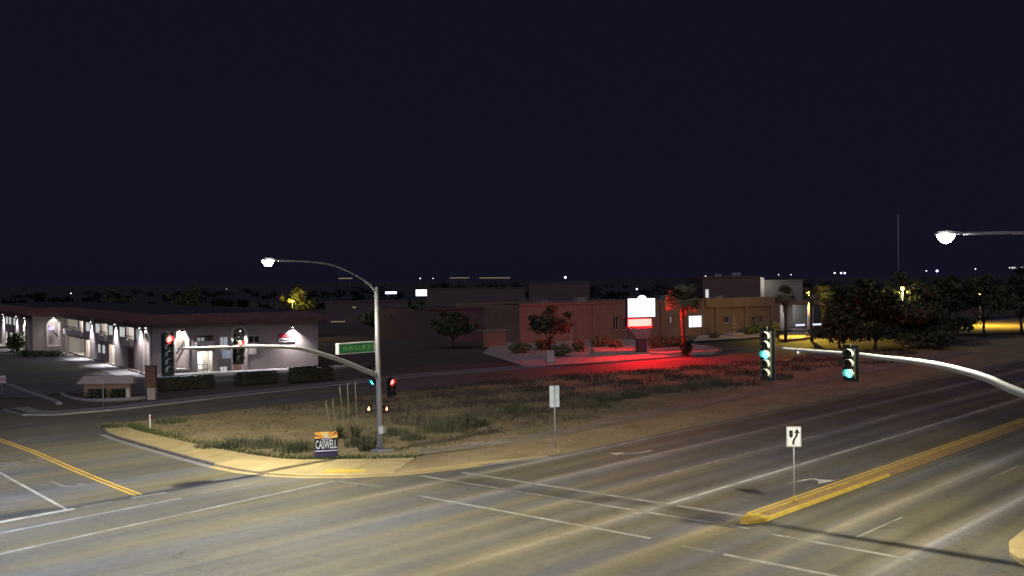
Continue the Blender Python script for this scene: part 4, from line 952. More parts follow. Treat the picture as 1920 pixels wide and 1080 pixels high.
bushes([(px, py, r, h, rnd.choice(('scrub', 'leaf_olive', 'dry_grass')), lab) for (px, py, r, h, lab) in (
    (965, 772, 1.4, .9, 'scrub bush left of the tall grey sign panel'), (1085, 762, 1.5, 1.0, 'scrub bush right of the tall grey sign panel'), (1130, 752, 1.6, 1.1, 'second scrub bush right of the tall grey sign panel'), (1185, 745, 1.5, .9, 'scrub bush on the lot below the red-lit drive'), (1240, 735, 1.6, 1.0, 'scrub bush farther along the lot'), (1300, 728, 1.6, 1.0, 'scrub bush left of the green signal at the lot'), (1345, 722, 1.5, .9, 'farthest scrub bush before the green signal'), (905, 778, 1.5, 1.0, 'scrub bush behind the slanting bars'))], 'scrub across the lot')
# grass and weeds over the lot
def grass():
    r = random.Random(2); b = MB(); b2 = MB(); cnt = 0
    while cnt < 6500:
        if r.random() < .8: x, y = r.uniform(31, 66), r.uniform(37, 67)
        else: x, y = r.uniform(44, 130), r.uniform(36.8, 60)
        if not in_lot(x, y): continue
        if y < 45.5 and x < 38.5 or (x < 34.6 and y < 62): continue
        dry = y < 42.5+1.2*math.sin(x*.35)
        dens = .5+.5*math.sin(x*.9+math.sin(y*.7)*2)*math.sin(y*.8+1.3)
        if r.random() > (.25+.75*dens) or (dry and r.random() < .86): continue
        cnt += 1; h = r.uniform(.03, .1) if dry else r.uniform(.05, .2)*(.5+dens)
        for _ in range(5):
            a = r.uniform(0, 6.28); w = r.uniform(.008, .02); ox, oy = x+r.uniform(-.12, .12), y+r.uniform(-.12, .12); lx, ly = math.cos(a)*h*r.uniform(.1, .7), math.sin(a)*h*r.uniform(.1, .7)
            (b if r.random() < .68 else b2).poly([(ox-w*math.sin(a), oy+w*math.cos(a), .06), (ox+w*math.sin(a), oy-w*math.cos(a), .06), (ox+lx, oy+ly, .08+h)])
    b3 = MB(); cnt = 0
    while cnt < 7500:                   # low dark scrub over the back half of the lot
        x, y = r.uniform(46, 150), r.uniform(45, 67)
        if not in_lot(x, y): continue
        e = 46.2+.02*(x-50)+1.6*math.sin(x*.21)+.7*math.sin(x*.9)
        if y < e or r.random() > .45+.55*math.sin(x*.5+y*.3)*math.sin(y*.6-x*.22): continue
        cnt += 1; h = r.uniform(.1, .36)
        for _ in range(5):
            a = r.uniform(0, 6.28); w = r.uniform(.015, .035); ox, oy = x+r.uniform(-.25, .25), y+r.uniform(-.25, .25); ln = h*r.uniform(.1, .6)
            b3.poly([(ox-w*math.sin(a), oy+w*math.cos(a), .05), (ox+w*math.sin(a), oy-w*math.cos(a), .05), (ox+math.cos(a)*ln, oy+math.sin(a)*ln, .06+h)])
    tag(b3.build('dark_scrub', MT['dark_scrub']), 'low dark scrub covering the back of the lot by the frontage road', 'scrub', kind='stuff')
    tag(b.build('dry_grass', MT['dry_grass']), 'dry straw grass and weeds across the corner lot', 'grass', kind='stuff')
    tag(b2.build('green_weeds', MT['green_grass']), 'greener weeds among the dry grass of the lot', 'weeds', kind='stuff')
    b = MB()
    for _ in range(2600):               # green verge behind the pavement
        f = r.random(); k = r.uniform(0, 11.99); i = int(k); p = Vector(BACK[i]).lerp(Vector(BACK[min(i+1, 12)]), k-i); ww = abs(r.gauss(0, .5))
        x, y = p.x+ww+.06, p.y+(ww*.4 if y > 0 else 0); h = r.uniform(.06, .2)
        for _ in range(4):
            a = r.uniform(0, 6.28); w = .012; b.poly([(x-w*math.sin(a), y+w*math.cos(a), .08), (x+w*math.sin(a), y-w*math.cos(a), .08), (x+math.cos(a)*h*.5, y+math.sin(a)*h*.5, .1+h)])
    tag(b.build('verge_grass', MT['green_grass']), 'fringe of green grass along the back of the pavement', 'grass', kind='stuff')
grass()
def stones():
    r = random.Random(9); b = MB()
    for _ in range(900):
        x, y = r.uniform(36, 110), r.uniform(36.9, 46)
        if not in_lot(x, y) or (x < 38.6 and y < 45): continue
        s = r.uniform(.02, .07); b.cbox((x, y, .1), s*1.6, s, s, r.uniform(0, 3), s*.25)
    tag(b.build('verge_stones', MT['stone']), 'small loose stones in the dirt verge', 'stones', kind='stuff')
stones()

# ================================================================== LIT PYLON SIGN AND PLANTED FRONTAGE
rb = G(1202, 664, .1); ra_ = R(-28)
rs_ = thing('pylon_sign', 'glowing white pylon sign with red message board on a dark pedestal', 'sign', rb, ra_)
def P2(x, y, z): return (x, y, z)
part('pedestal', MT['steel_dark'], rs_, lambda b: b.cbox((.05, 0, .96), 1.15, .7, 1.88, 0, .05), True)
part('pedestal_base', MT['stone'], rs_, lambda b: b.cbox((.05, 0, .12), 1.7, 1.2, .3, 0, .04), True)
cab = [(-1.9, 4.5), (1.85, 4.5), (1.85, 6.8), (.75, 6.8)]+[(.62*math.cos(a)+.05, 6.8+.42*math.sin(a)) for a in [math.pi*k/8 for k in range(9)]]+[(-.7, 6.8), (-1.9, 6.8)]
def cabin(b, ins, y0, y1):
    cx, cz = 0, 5.65; pts = [(cx+(x-cx)*(1-ins), cz+(z-cz)*(1-ins)) for x, z in cab]; n = len(pts); i = len(b.v)
    b.v += [(x, y0, z) for x, z in pts]+[(x, y1, z) for x, z in pts]
    fs = [tuple(range(i, i+n)), tuple(range(i+2*n-1, i+n-1, -1))]+[(i+k, i+(k+1) % n, i+n+(k+1) % n, i+n+k) for k in range(n)]
    b.f += fs; b.m += [0]*len(fs); b.sm += [False]*len(fs)
cb = part('cabinet', MT['steel_dark'], rs_, lambda b: cabin(b, 0, -.3, .3), True)
part('lit_face', MT['sign_cabinet_lit'], cb, lambda b: cabin(b, .03, -.312, -.303), True)
part('lit_face', MT['sign_cabinet_lit'], cb, lambda b: cabin(b, .03, .303, .312), True)
lb = part('message_board', MT['steel_dark'], rs_, lambda b: b.cbox((-.25, 0, 3.85), 3.35, .5, 1.1, 0, .04), True)
for y in (-.262, .262): part('led_screen', MT['led_red' if y < 0 else 'led_red_dim'], lb, lambda b: b.cbox((-.25, y, 3.85), 3.1, .012, .85), True)
part('glow_body', MT['stucco'], rs_, lambda b: b.hexa([(-.75, -.4, 1.9), (.75, -.4, 1.9), (.75, .4, 1.9), (-.75, .4, 1.9), (-1.7, -.5, 3.2), (1.35, -.5, 3.2), (1.35, .5, 3.2), (-1.7, .5, 3.2)]), True)  # added tapered body, shaped to catch the red glow below the screen
part('neck', MT['steel_dark'], rs_, lambda b: b.cbox((0, 0, 4.5), 3.0, .45, .16), True)
tag(part('gravel_bed', MT['gravel'], None, lambda b: b.poly([(p.x, p.y, .157) for p in [G(*q) for q in ((905, 664), (985, 690), (1100, 684), (1275, 669), (1352, 661.5), (1335, 652), (1250, 640), (1000, 634), (930, 642))]])), 'pale gravel planting bed round the pylon sign', kind='structure')
for pts, lab in (([(1216, 660), (1245, 659), (1282, 660), (1286, 666), (1250, 668), (1218, 667)], 'low pale wall of the bed right of the pylon sign'), ([(1293, 653), (1325, 653), (1356, 660), (1340, 665), (1296, 667)], 'low pale island tip right of the palm'), ([(1110, 658), (1150, 655), (1190, 655), (1192, 664), (1150, 666), (1112, 666)], 'low pale wall of the bed left of the pylon sign')):
    pg = [G(*q, .1) for q in pts]; c = sum(pg, Vector())/len(pg)
    t = thing('planter_wall', lab, 'planter', (c.x, c.y, .1))
    part('wall_rim', MT['stone'], t, lambda b: [b.obox(pg[i]+Vector((0, 0, .0)), pg[(i+1) % len(pg)]-pg[i], (c-pg[i]).normalized()*.3, (0, 0, .42)) for i in range(len(pg))])
    part('bed_soil', MT['gravel'], t, lambda b: b.poly([p.lerp(c, .1)+Vector((0, 0, .3)) for p in pg]))
for i, (px, py, r, h, lab) in enumerate(((1018, 655, 1.6, 1.3, 'shrub at the left end of the red-lit bed'), (1055, 668, 1.7, 1.4, 'shrub beside the pale utility box'), (1088, 660, 1.4, 1.5, 'tall shrub right of the utility box'), (1125, 650, 1.8, 1.6, 'bushy shrub left of the pylon sign'), (1148, 655, 1.3, 1.4, 'shrub close to the pylon sign on its left'), (1228, 652, 1.3, 1.7, 'shrub close to the pylon sign on its right'), (1250, 650, 1.5, 1.5, 'red-lit shrub between the pylon sign and the palm'), (1268, 650, 1.2, 1.2, 'red-lit shrub at the foot of the palm'), (975, 662, 1.8, 1.3, 'dim shrub left of the red-lit bed'))):
    make_shrub('bed_shrub', lab, G(px, py, .15), r, h, 90+i, 'leaf_palm', 520, .2, 'shrubs of the red-lit bed')
vs_s = make_shrub('vase_shrub', 'dark vase-shaped clipped shrub before the palm trunk', G(1288, 667, .1), .8, 1.8, 120, 'leaf_dark', 900, .16)
ub = G(1031, 681, .1); ux = thing('utility_box', 'pale utility cabinet at the edge of the red-lit bed', 'cabinet', ub, R(-35))
bx_ = part('cabinet_body', MT['stucco_trim'], ux, lambda b: b.cbox((0, 0, .72), .85, .7, 1.35, 0, .04), True)
part('cabinet_pad', MT['concrete_grey'], ux, lambda b: b.cbox((0, 0, .05), 1.1, .95, .16), True)
part('cabinet_door', MT['stucco_trim'], ux, lambda b: b.cbox((0, -.36, .74), .7, .02, 1.15), True)
post('flag_post', 'thin pale post standing among the red-lit shrubs', 'post', 1071.5, 663, 3.0, .05, 'stone')
# ---- palms
def frond_mesh(L, seed, fan=True):
    rnd = random.Random(seed); b = MB(); pts = []
    st = L*.42
    pts = [Vector((0, 0, 0)), Vector((st*.5, 0, .06)), Vector((st, 0, .04))]
    b.tube(pts, [.03, .022, .018], 4)
    for k in range(17):
        a = -1.25+2.5*k/16; ln = L*.62*(.75+.25*math.cos(a))*rnd.uniform(.9, 1.08); d = Vector((math.cos(a), math.sin(a), 0)); s = Vector((-d.y, d.x, 0))
        o = pts[2]; m1 = o+d*ln*.6+Vector((0, 0, .03)); tp = o+d*ln+Vector((0, 0, -ln*rnd.uniform(.22, .4)))
        b.poly([o, m1-s*.05, tp, m1+s*.05])
    me = bpy.data.meshes.new('frond'); me.from_pydata(b.v, [], b.f); me.materials.append(MT['leaf_palm']); return me
FM = [frond_mesh(1.55, k) for k in range(3)]
def make_palm(label, loc, h, n, seed, skirt=.9, cr=1.0):
    rnd = random.Random(seed); t = thing('fan_palm', label, 'palm tree', loc, rnd.uniform(0, 6), 'palms by the low building')
    part('trunk', MT['bark'], t, lambda b: b.tube([(0, 0, -.1), (.04, 0, h*.4), (0, .03, h)], [.24, .19, .17], 9), True)
    def sk(b):
        for k in range(150):
            a = rnd.uniform(0, 6.28); z = h-rnd.uniform(0, 1)**1.2*skirt*1.6; r = .2+.34*(1-(h-z)/(skirt*1.7)); d = Vector((math.cos(a), math.sin(a), 0)); s = Vector((-d.y, d.x, 0))*.07
            o = Vector((0, 0, z))+d*.14; tp = Vector((0, 0, z-.55))+d*(r+.1); m1 = Vector((0, 0, z-.15))+d*r; b.poly([o, m1-s, tp, m1+s])
    part('skirt', MT['palm_skirt'], t, sk, True)
    for k in range(n):
        f = bpy.data.objects.new('frond', FM[k % 3]); COL.objects.link(f); f.parent = t
        f.location = (0, 0, h-.05+rnd.uniform(-.15, .15)); el = R(rnd.uniform(-75, 40)) if k % 3 else R(rnd.uniform(-5, 25)); f.rotation_euler = (rnd.uniform(-.3, .3), el, 6.28*k/n*1.618*3); s = cr*rnd.uniform(.85, 1.15); f.scale = (s, s, s)
    return t
make_palm('red-lit fan palm right of the glowing pylon sign', G(1282, 665, .1), 6.6, 62, 1, 1.8, 1.4)
pB = G(1473, 640, .1); make_palm('dim reddish fan palm at the corner of the low building', pB, 6.4, 40, 2, 1.2, 1.1)
pC = G(1522, 638, .1); make_palm('yellow-lit fan palm beside the lamp post', pC, 6.5, 38, 3, .7, .95)
pD = G(1543, 628, .1); make_palm('second palm just right of the yellow-lit one', pD, 6.5, 34, 4, 1.3, 1.0)

# ================================================================== LOW STUCCO BUILDINGS BEHIND
def block(name, label, o, ang, L, W, H, m, ops=(), roofm='roof_grey', cornice=True):
    P = Plane(o, ang); t = thing(name, label, 'building', (o[0], o[1], .1), ang)
    def body(b):
        A = [P.p(0, 0, 0), P.p(L, 0, 0), P.p(L, 0, -W), P.p(0, 0, -W)]
        for i in range(4):
            if i == 0: continue
            a, c = A[i], A[(i+1) % 4]; b.poly([a+Vector((0, 0, .1)), c+Vector((0, 0, .1)), c+Vector((0, 0, H)), a+Vector((0, 0, H))])
    part('wall', MT[m], t, body)
    wall_open('front_wall', P, 0, L, 0, H-.1, [q[:4] for q in ops], m, .25, t)
    part('roof', MT[roofm], t, lambda b: b.poly([P.p(0, H-.3), P.p(L, H-.3), P.p(L, H-.3, -W), P.p(0, H-.3, -W)]))
    if cornice: part('cornice', MT[m], t, lambda b: b.obox(P.p(-.12, H-.05, .14), P.u*(L+.24), P.n*-.4, (0, 0, .28)))
    for q in ops:
        w = window(P, q[:4], q[4], .2, q[5] if len(q) > 5 else 1, t)
        a, c, e, f = q[:4]; part('window_surround', MT[m], t, lambda b: [b.obox(P3(P, x0, z0, .004), P.u*(x1-x0), P.n*.09, (0, 0, z1-z0)) for x0, x1, z0, z1 in ((a-.25, c+.25, f, f+.22), (a-.25, c+.25, e-.2, e), (a-.25, a, e, f), (c, c+.25, e, f))])
    return t, P
b0 = G(975, 646); b1 = G(1463, 622); an = math.atan2(b1.y-b0.y, b1.x-b0.x); Lb = (b1-b0).length
PB = Plane(b0, an)
def rb_(x0, y0, x1, y1):
    u0 = PB.uz(x0, (y0+y1)/2)[0]; u1 = PB.uz(x1, (y0+y1)/2)[0]; z1 = PB.uz((x0+x1)/2, y0)[1]-.1; z0 = PB.uz((x0+x1)/2, y1)[1]-.1
    return (u0, u1, max(z0, .1), z1)
ops = [(*rb_(1150, 593, 1160, 619), 'glass_dark'), (*rb_(1167, 595, 1175, 619), 'glass_dark'), (*rb_(1256, 593, 1260, 606), 'window_dim', 0), (*rb_(1291, 591.5, 1317, 614), 'window_cool', 2), (*rb_(1357, 593, 1367, 606), 'glass_dark'), (*rb_(1409, 593, 1418, 606), 'glass_dark'), (*rb_(1422, 593, 1431, 606), 'glass_dark')]
bm, _ = block('clinic_building', 'long low tan stucco building behind the pylon sign and fountain', b0, an, Lb, 20, 5.6, 'stucco_tan', ops)
# stepped entrance mass with taller parapet
c0 = PB.p(PB.uz(1325, 620)[0], 0, .9); c1u = PB.uz(1455, 620)[0]-PB.uz(1325, 620)[0]
part('entrance_parapet', MT['stucco_tan'], bm, lambda b: b.obox(PB.p(PB.uz(1322, 620)[0], 4.4, .35), PB.u*c1u, PB.n*-.6, (0, 0, 1.5)))
for px in (1110, 1238, 1340, 1395, 1443): part('pilaster', MT['stucco_tan'], bm, lambda b: b.obox(PB.p(PB.uz(px, 620)[0], .1, .3), PB.u*.7, PB.n*-.29, (0, 0, 5.2)))
# left wing with bright window
l0 = G(800, 645); al = an+R(3); PLW = Plane(l0, al); LL = (b0-l0).length+2.8
u_ = lambda px, py: PLW.uz(px, py)
def rl(x0, y0, x1, y1): return (u_(x0, y0)[0], u_(x1, y0)[0], max(.1, u_((x0+x1)/2, y1)[1]-.1), u_((x0+x1)/2, y0)[1]-.1)
block('side_wing', 'dark low wing left of the tan building with one bright window', l0, al, LL, 16, 5.0, 'stucco_far', [(*rl(912.5, 591.5, 922, 602), 'window_cool', 0), (*rl(933, 590.5, 974, 611), 'window_dim', 2), (*rl(838, 593, 844, 600), 'glass_dark', 0), (*rl(864, 592, 870, 600), 'glass_dark', 0)])
w0 = G(907, 652); wl_ = thing('garden_wall', 'red-lit stucco garden wall at the left of the planted bed', 'wall', w0, an)
part('wall', MT['stucco_tan'], wl_, lambda b: b.cbox((1.6, 0, 1.15), 3.6, .4, 2.3, 0, .04), True); part('coping', MT['stone'], wl_, lambda b: b.cbox((1.2, 0, 2.36), 4.6, .5, .12), True)
# taller buildings behind
def farblock(name, label, px0, px1, ytop, dist, depth, m, ops=()):
    a = D(px0, 540, dist); c = D(px1, 540, dist); z = D((px0+px1)/2, ytop, dist).z; a.z = c.z = 0
    return block(name, label, a, math.atan2(c.y-a.y, c.x-a.x), (c-a).length, depth, z, m, ops)
t1, P1 = farblock('rear_building', 'tall reddish building block behind the low tan building', 1318, 1426, 520, 190, 18, 'stucco_far', [(7.6-7.4+.2, 7.6-7.4+.9, 5.4, 7.0, 'window_lit', 0)])
t2, P2_ = farblock('rear_building', 'paler lit building block at the right behind the low building', 1431, 1505, 527, 196, 16, 'stucco_pale')
part('corner_strip', MT['stucco_trim'], t2, lambda b: b.obox(P2_.p(-.6, .1, .5), P2_.u*.7, P2_.n*-.5, (0, 0, D(1428, 521, 195).z)))
lamp('corner_light', t2, P2_.p(-.1, 8.2, 2.6), 130, (.95, .95, .85), 'POINT', .2)
farblock('rear_building', 'dark distant building block above the low roof left of the pylon', 992, 1105, 531, 260, 20, 'stucco_far')
farblock('rear_building', 'dark broad distant building at the centre of the skyline', 800, 985, 541, 300, 20, 'stucco_far')
farblock('rear_building', 'dark building right of the plaza with lit windows', 612, 760, 566, 230, 14, 'stucco_far', [(17.0-.7, 17.6, 1.5, 3.0, 'window_lit', 0), (14, 15.2, 1.6, 2.9, 'window_dim', 1), (5.5, 6.4, 3.2, 3.7, 'far_yellow', 0)])
# entrance canopy with columns right of the building
cq = G(1484, 618, .1); ca = an-R(4)
cn = thing('entry_canopy', 'flat entry canopy with white columns and lit strip right of the building', 'canopy', cq, ca)
part('canopy_roof', MT['stucco_tan'], cn, lambda b: b.cbox((3.2, 2.2, 4.5), 9.4, 5.6, .6, 0, .05), True)
for x in (0, 4.6): part('column', MT['stucco_trim'], cn, lambda b: b.cbox((x-.4, 0, 2.1), .8, .6, 4.2, 0, .03), True)
part('back_wall', MT['stucco_pale'], cn, lambda b: b.cbox((3.2, 4.6, 2.1), 8.6, .3, 4.2), True)
part('light_strip', MT['strip_cool'], cn, lambda b: [b.cbox((x, -.4, .75), w, .12, .3) for x, w in ((1.6, 1.9), (5.6, 3.0), (8.0, 1.6), (10.2, 1.9), (12.2, 1.2), (13.8, .7))], True)
part('strip_rail', MT['steel_dark'], cn, lambda b: b.cbox((6.8, -.3, .45), 15.4, .1, .12), True)
lamp('canopy_light', cn, WM[cn.name] @ Vector((2.2, 1.8, 3.9)), 420, (.85, .88, 1.0), 'POINT', .2)
# ---- tiered fountain, lit planting, sodium lamp
fb = G(1376, 629, .1); fo_ = thing('tiered_fountain', 'tall tiered stone fountain before the tan building', 'fountain', fb)
for nm, prof in (('basin', [(.01, 0), (1.5, 0), (1.6, .1), (1.6, .4), (1.4, .42), (1.35, .2), (.01, .2)]), ('pedestal', [(.4, .2), (.3, .35), (.18, .7), (.3, .95)]), ('bowl', [(.2, .9), (.85, 1.12), (.9, 1.25), (.2, 1.15)]), ('shaft', [(.2, 1.15), (.13, 1.5), (.22, 1.7)]), ('bowl', [(.15, 1.66), (.58, 1.82), (.62, 1.93), (.15, 1.85)]), ('shaft', [(.14, 1.85), (.09, 2.15), (.15, 2.3)]), ('bowl', [(.1, 2.27), (.36, 2.38), (.38, 2.46), (.1, 2.4)]), ('finial', [(.1, 2.4), (.07, 2.7), (.14, 2.85), (.05, 3.0), (.02, 3.25)])):
    part(nm, MT['stone'], fo_, lambda b: b.lathe((0, 0, 0), prof, 14), True)
for i, (px, py, r, h, lab) in enumerate(((1400, 628, 1.2, 1.5, 'yellow-lit shrub right of the fountain'), (1415, 626, 1.5, 1.9, 'big yellow-lit shrub before the dark windows'), (1428, 624, 1.2, 1.2, 'yellow-lit shrub nearest the right windows'), (1452, 630, 1.3, 2.2, 'yellow-lit bush at the right end of the tan building'), (1340, 634, 1.3, .8, 'low shrub left of the fountain'))): make_shrub('bed_shrub', lab, G(px, py, .1), r, h, 140+i, 'leaf_palm', 500, .18, 'yellow-lit shrubs')
tag(part('gravel_bed', MT['gravel'], None, lambda b: b.poly([(p.x, p.y, .158) for p in [G(*q) for q in ((1300, 642), (1350, 639), (1400, 636), (1447, 632), (1447, 624.5), (1310, 631))]])), 'yellow-lit gravel bed under the fountain', kind='structure')
tag(part('gravel_bed', MT['gravel'], None, lambda b: b.prism([tuple(G(*q))[:2] for q in ((1462, 640), (1490, 639), (1528, 634), (1525, 626), (1480, 626), (1462, 632))], .1, .3)), 'yellow-lit raised bed at the palm feet', kind='structure')
sl = G(1517, 633, .1); so = thing('sodium_lamp', 'yellow lamp post standing among the palms', 'street lamp', sl)
zt = D(1516, 549, (sl-Vector((0, 0, CAM_H))).dot(_fwd)).z
part('post', MT['stone'], so, lambda b: b.tube([(0, 0, 0), (0, 0, zt)], [.09, .06], 8), True); part('post_base', MT['stone'], so, lambda b: b.cbox((0, 0, .45), .7, .7, .9, 0, .04), True)
hd_ = part('lamp_head', MT['stone'], so, lambda b: b.cbox((-.25, 0, zt), .7, .35, .14), True)
part('lamp_lens', MT['sodium_lit'], hd_, lambda b: b.cbox((-.35, 0, zt-.09), .35, .25, .03), True)
lamp('lamp_light', so, (sl.x-.35, sl.y-.1, zt-.25), 6500, (1.0, .64, .06), 'SPOT', .12, 125, .5, aim=(sl.x-2.6, sl.y-2.2, 0)); lamp('crown_fill', so, (sl.x-.35, sl.y-.3, zt-.2), 1400, (1.0, .72, .1))  # second light added in the head to brighten the palm crown

# ================================================================== TREES
tree_specs = [(1575, 652, 6.6, 6.5), (1640, 655, 8.0, 7.5), (1722, 656, 8.2, 7.5), (1738, 654, 7.2, 6), (1690, 640, 8.8, 7.5), (1780, 640, 8.2, 6.0), (1846, 632, 9.0, 9.0), (1916, 627, 9.4, 9.0), (1990, 624, 9.0, 9.0), (1600, 630, 7.5, 7)]
labs = ['dark tree next to the yellow-lit palms at the left end of the row', 'dark tree behind the right green signal', 'dark tree over the right mast arm with slim trunk', 'smaller dark tree beside the slim trunk', 'pale-flecked dark tree behind the row', 'dark tree left of the yellow-lit lawn', 'dark tree standing before the yellow-lit ground', 'dark tree at the right edge before the yellow-lit ground', 'dark tree beyond the right edge', 'dark tree behind the left end of the row']
for i, (px, py, h, w) in enumerate(tree_specs): make_tree('dark_tree', labs[i], G(px, py, .05), h, w*(1.3 if i not in (6, 7, 8) else 1.05), 200+i, 'leaf_dark' if i % 2 else 'leaf_olive', 4600, 'dark trees along the right', .3, .12 if i not in (6, 7) else .26)
for i, (px, py, dist, h, w, lab) in enumerate(((215, 560, 190, 8.0, 6, 'dim tree rising behind the plaza roof on the left'), (352, 560, 180, 8.2, 5, 'grey tree behind the plaza roof above the red signal'), (560, 560, 175, 8.4, 4.5, 'yellow-lit tree behind the plaza roof'), (790, 600, 165, 5.5, 8, 'dark tree mass right of the signal pole'), (850, 610, 143, 4.6, 6, 'dark tree left of the bright window'), (1030, 600, 136, 5.0, 6, 'leafy tree against the red-lit wall'), (720, 600, 175, 5.0, 8, 'dark tree behind the signal pole'))):
    p = D(px, py, dist); make_tree('far_tree', lab, (p.x, p.y, 0), h, w, 240+i, 'leaf_olive', 2200, 'trees behind the frontage road', .3, .3)
p = D(548, 565, 172); yl = thing('sodium_lamp', 'small yellow lamp beside the tree behind the plaza roof', 'street lamp', (p.x, p.y, 0))
part('post', MT['galvanised'], yl, lambda b: b.tube([(0, 0, 0), (0, 0, p.z)], .06, 6), True); part('lamp_head', MT['sodium_lit'], yl, lambda b: b.cbox((0, 0, p.z), .4, .3, .14), True)
lamp('lamp_light', yl, (p.x, p.y-.1, p.z+.1), 1500, (1.0, .75, .12))
# sodium lamp lighting the lawn behind the right-hand trees
p = G(1838, 612); rl_ = thing('sodium_lamp', 'yellow lamp post hidden behind the right-hand trees', 'street lamp', (p.x, p.y, 0))
part('post', MT['galvanised'], rl_, lambda b: b.tube([(0, 0, 0), (0, 0, 7.0)], [.1, .06], 8), True); hh = part('lamp_head', MT['galvanised'], rl_, lambda b: b.cbox((0, -.3, 7.05), .35, .7, .14), True)
part('lamp_lens', MT['sodium_lit'], hh, lambda b: b.cbox((0, -.35, 6.96), .25, .4, .03), True)
lamp('lamp_light', rl_, (p.x, p.y-.35, 6.8), 12000, (1.0, .66, .08), 'SPOT', .12, 155, .4, aim=(p.x, p.y, 0))
tag(part('lawn', MT['dirt'], None, lambda b: b.poly([(q.x, q.y, .15) for q in (G(1740, 636), G(1800, 628), G(1960, 626), G(2100, 622), G(2100, 590), G(1960, 596), G(1780, 606), G(1740, 622))])), 'yellow-lit ground behind the right-hand trees', kind='structure')

# ================================================================== DISTANT LAMPS, LIT SIGNS, RADIO MAST
far_l = [(1060, 520, 'far_blue', 1.0, 420), (1341, 516, 'far_blue', 1.0, 420), (1323, 518, 'far_white', .5, 420), (1194, 542, 'far_blue', .75, 230), (1565, 512, 'far_white', .7, 520), (1577, 512, 'far_blue', .8, 520), (1584, 512, 'far_blue', .8, 520), (1757, 508, 'far_blue', 1.0, 520), (1737, 508, 'far_white', .5, 520), (1460, 515, 'far_white', .4, 520), (1483, 515, 'far_white', .4, 520), (1829, 504, 'far_white', .5, 520), (1893, 502, 'far_white', .4, 520), (788, 522, 'far_white', .5, 520), (812, 522, 'far_white', .35, 560), (133, 550, 'far_white', .5, 260), (345, 556, 'far_white', .4, 260), (1690, 540, 'far_yellow', .7, 240), (1086, 541, 'far_white', .5, 300), (425, 542, 'far_white', .25, 320)]
ORD = 'leftmost second third fourth fifth sixth seventh eighth ninth tenth eleventh twelfth thirteenth fourteenth fifteenth sixteenth seventeenth eighteenth nineteenth rightmost'.split()
for rank, (px, py, m, s, dist) in enumerate(sorted(far_l)):
    p = D(px, py, dist); k = s*dist/420*.95
    t = thing('distant_lamp', 'tiny %s skyline lamp, %s of the twenty skyline lamps' % ({'far_blue': 'bluish', 'far_white': 'white', 'far_yellow': 'yellowish'}[m], ORD[rank] if rank in (0, 19) else ORD[rank]+' from the left'), 'street lamp', (p.x, p.y, 0), 0, 'tiny lamps on the skyline')
    part('post', MT['steel_dark'], t, lambda b: b.tube([(0, 0, 0), (0, 0, p.z+.2)], .07, 5), True)
    part('lamp_head', MT[m], t, lambda b: b.lathe((0, 0, p.z-k*.45), [(.02, 0), (.36*k, .15*k), (.5*k, .45*k), (.36*k, .75*k), (.02, .9*k)], 8), True)
for px, py, w, h, lab, m in ((733, 549, 4.0, .7, 'far fuel canopy light glowing as a flat bar right of the pole top', 'far_blue'), (792, 549, 4.6, 2.2, 'far bright sign board on a post', 'far_white'), (1908, 502, 4.5, .6, 'far pale lit sign at the right edge of the skyline', 'window_lit'), (648, 522, 5, .35, 'far thin yellow lit roof line', 'far_yellow'), (862, 521, 7, .3, 'far thin lit roof line left on the skyline', 'far_yellow'), (928, 521, 11, .3, 'far thin lit roof line in the middle of the skyline', 'far_yellow'), (634, 603, 3.0, .2, 'thin lit roof edge right of the plaza', 'far_yellow')):
    p = D(px, py, 380 if py < 600 else 225); t = thing('lit_board', lab, 'sign', (p.x, p.y, 0), math.atan2(_r0.y, _r0.x))
    for x in (-w*.3, w*.3): part('post', MT['steel_dark'], t, lambda b: b.tube([(x, 0, 0), (x, 0, p.z)], .1, 5), True)
    part('lit_panel', MT[m], t, lambda b: b.cbox((0, -.1, p.z), w, .3, h), True)
p = D(1685, 540, 300); z = D(1685, 402, 300).z
am = thing('radio_mast', 'very thin tall radio mast rising above the dark trees', 'mast', (p.x, p.y, 0))
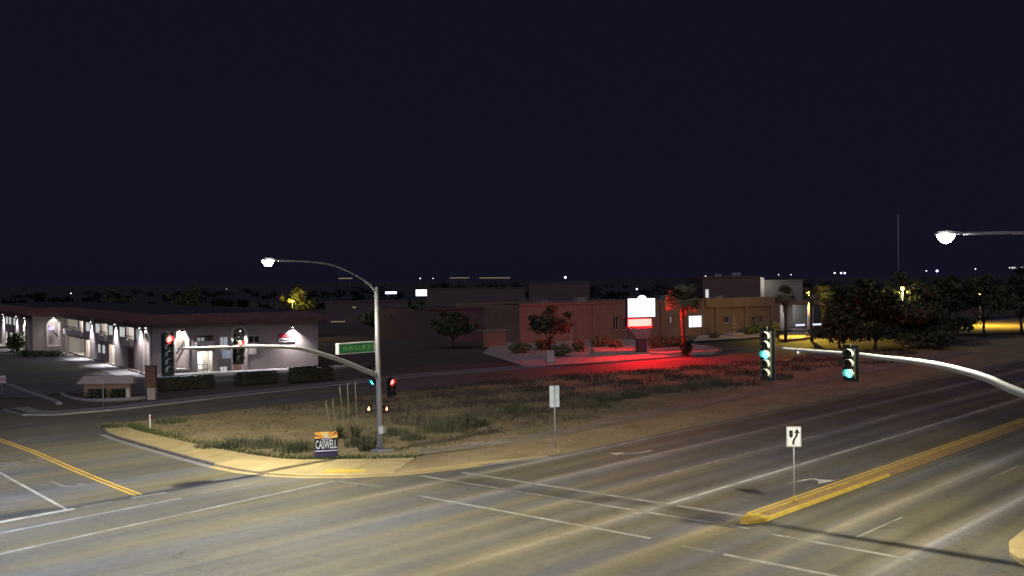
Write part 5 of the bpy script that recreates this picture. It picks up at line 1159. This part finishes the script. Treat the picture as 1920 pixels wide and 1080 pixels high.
part('mast', MT['galvanised'], am, lambda b: b.tube([(0, 0, 0), (0, 0, z)], [.22, .12], 6), True)
part('mast_ring', MT['galvanised'], am, lambda b: [b.lathe((0, 0, q), [(.25, 0), (.32, .1), (.25, .2)], 6) for q in (6, 12, 18)], True)

# sodium lamp among the right-hand trees
p = D(1692, 541, 132); ts = thing('sodium_lamp', 'small yellowish lamp shining out of the dark tree tops below the radio mast', 'street lamp', (p.x, p.y, 0))
part('post', MT['galvanised'], ts, lambda b: b.tube([(0, 0, 0), (0, 0, p.z)], [.09, .06], 6), True); part('lamp_head', MT['sodium_lit'], ts, lambda b: b.cbox((0, 0, p.z), .28, .28, .35), True)
lamp('lamp_light', ts, (p.x-.2, p.y-.2, p.z-.3), 420, (1.0, .78, .32))
# roof plant and drains on the buildings
for par_, P_, us, z_ in ((bm, PB, (6, 14, 23, 31, 40), 5.35), (t1, P1, (3, 6.5), D(1370, 520, 190).z-.2)):
    for k, u in enumerate(us):
        ru = part('roof_unit', MT['galvanised'], par_, lambda b: b.obox(P_.p(u, z_, -4-2*(k % 2)), P_.u*(1.2+.4*(k % 3)), P_.n*-1.3, (0, 0, .8+.25*(k % 2))))
for u in (9.5, 19.2, 33.5): part('downpipe', MT['stucco_pale'], bm, lambda b: b.tube([PB.p(u, .1, .1), PB.p(u, 5.3, .1)], .06, 6))
# far scrub and tree line that breaks the skyline
def skyline():
    r = random.Random(21); b = MB()
    for _ in range(240):
        dist = r.uniform(260, 800); px = r.uniform(-150, 2080); p = D(px, 540, dist); hh = r.uniform(2.5, 7.5)*(.6 if px < 640 else 1); ww = hh*r.uniform(.8, 1.8)
        leafcloud(b, blob_pts(r, 60, [((p.x+r.uniform(-.4, .4)*ww, p.y+r.uniform(-.4, .4)*ww, hh*r.uniform(.3, .75)), (ww*.5, ww*.5, hh*.35)) for _ in range(3)]), .8, r)
    tag(b.build('distant_trees', MT['leaf_far']), 'dark distant trees and scrub along the skyline', 'trees', kind='stuff')
skyline()
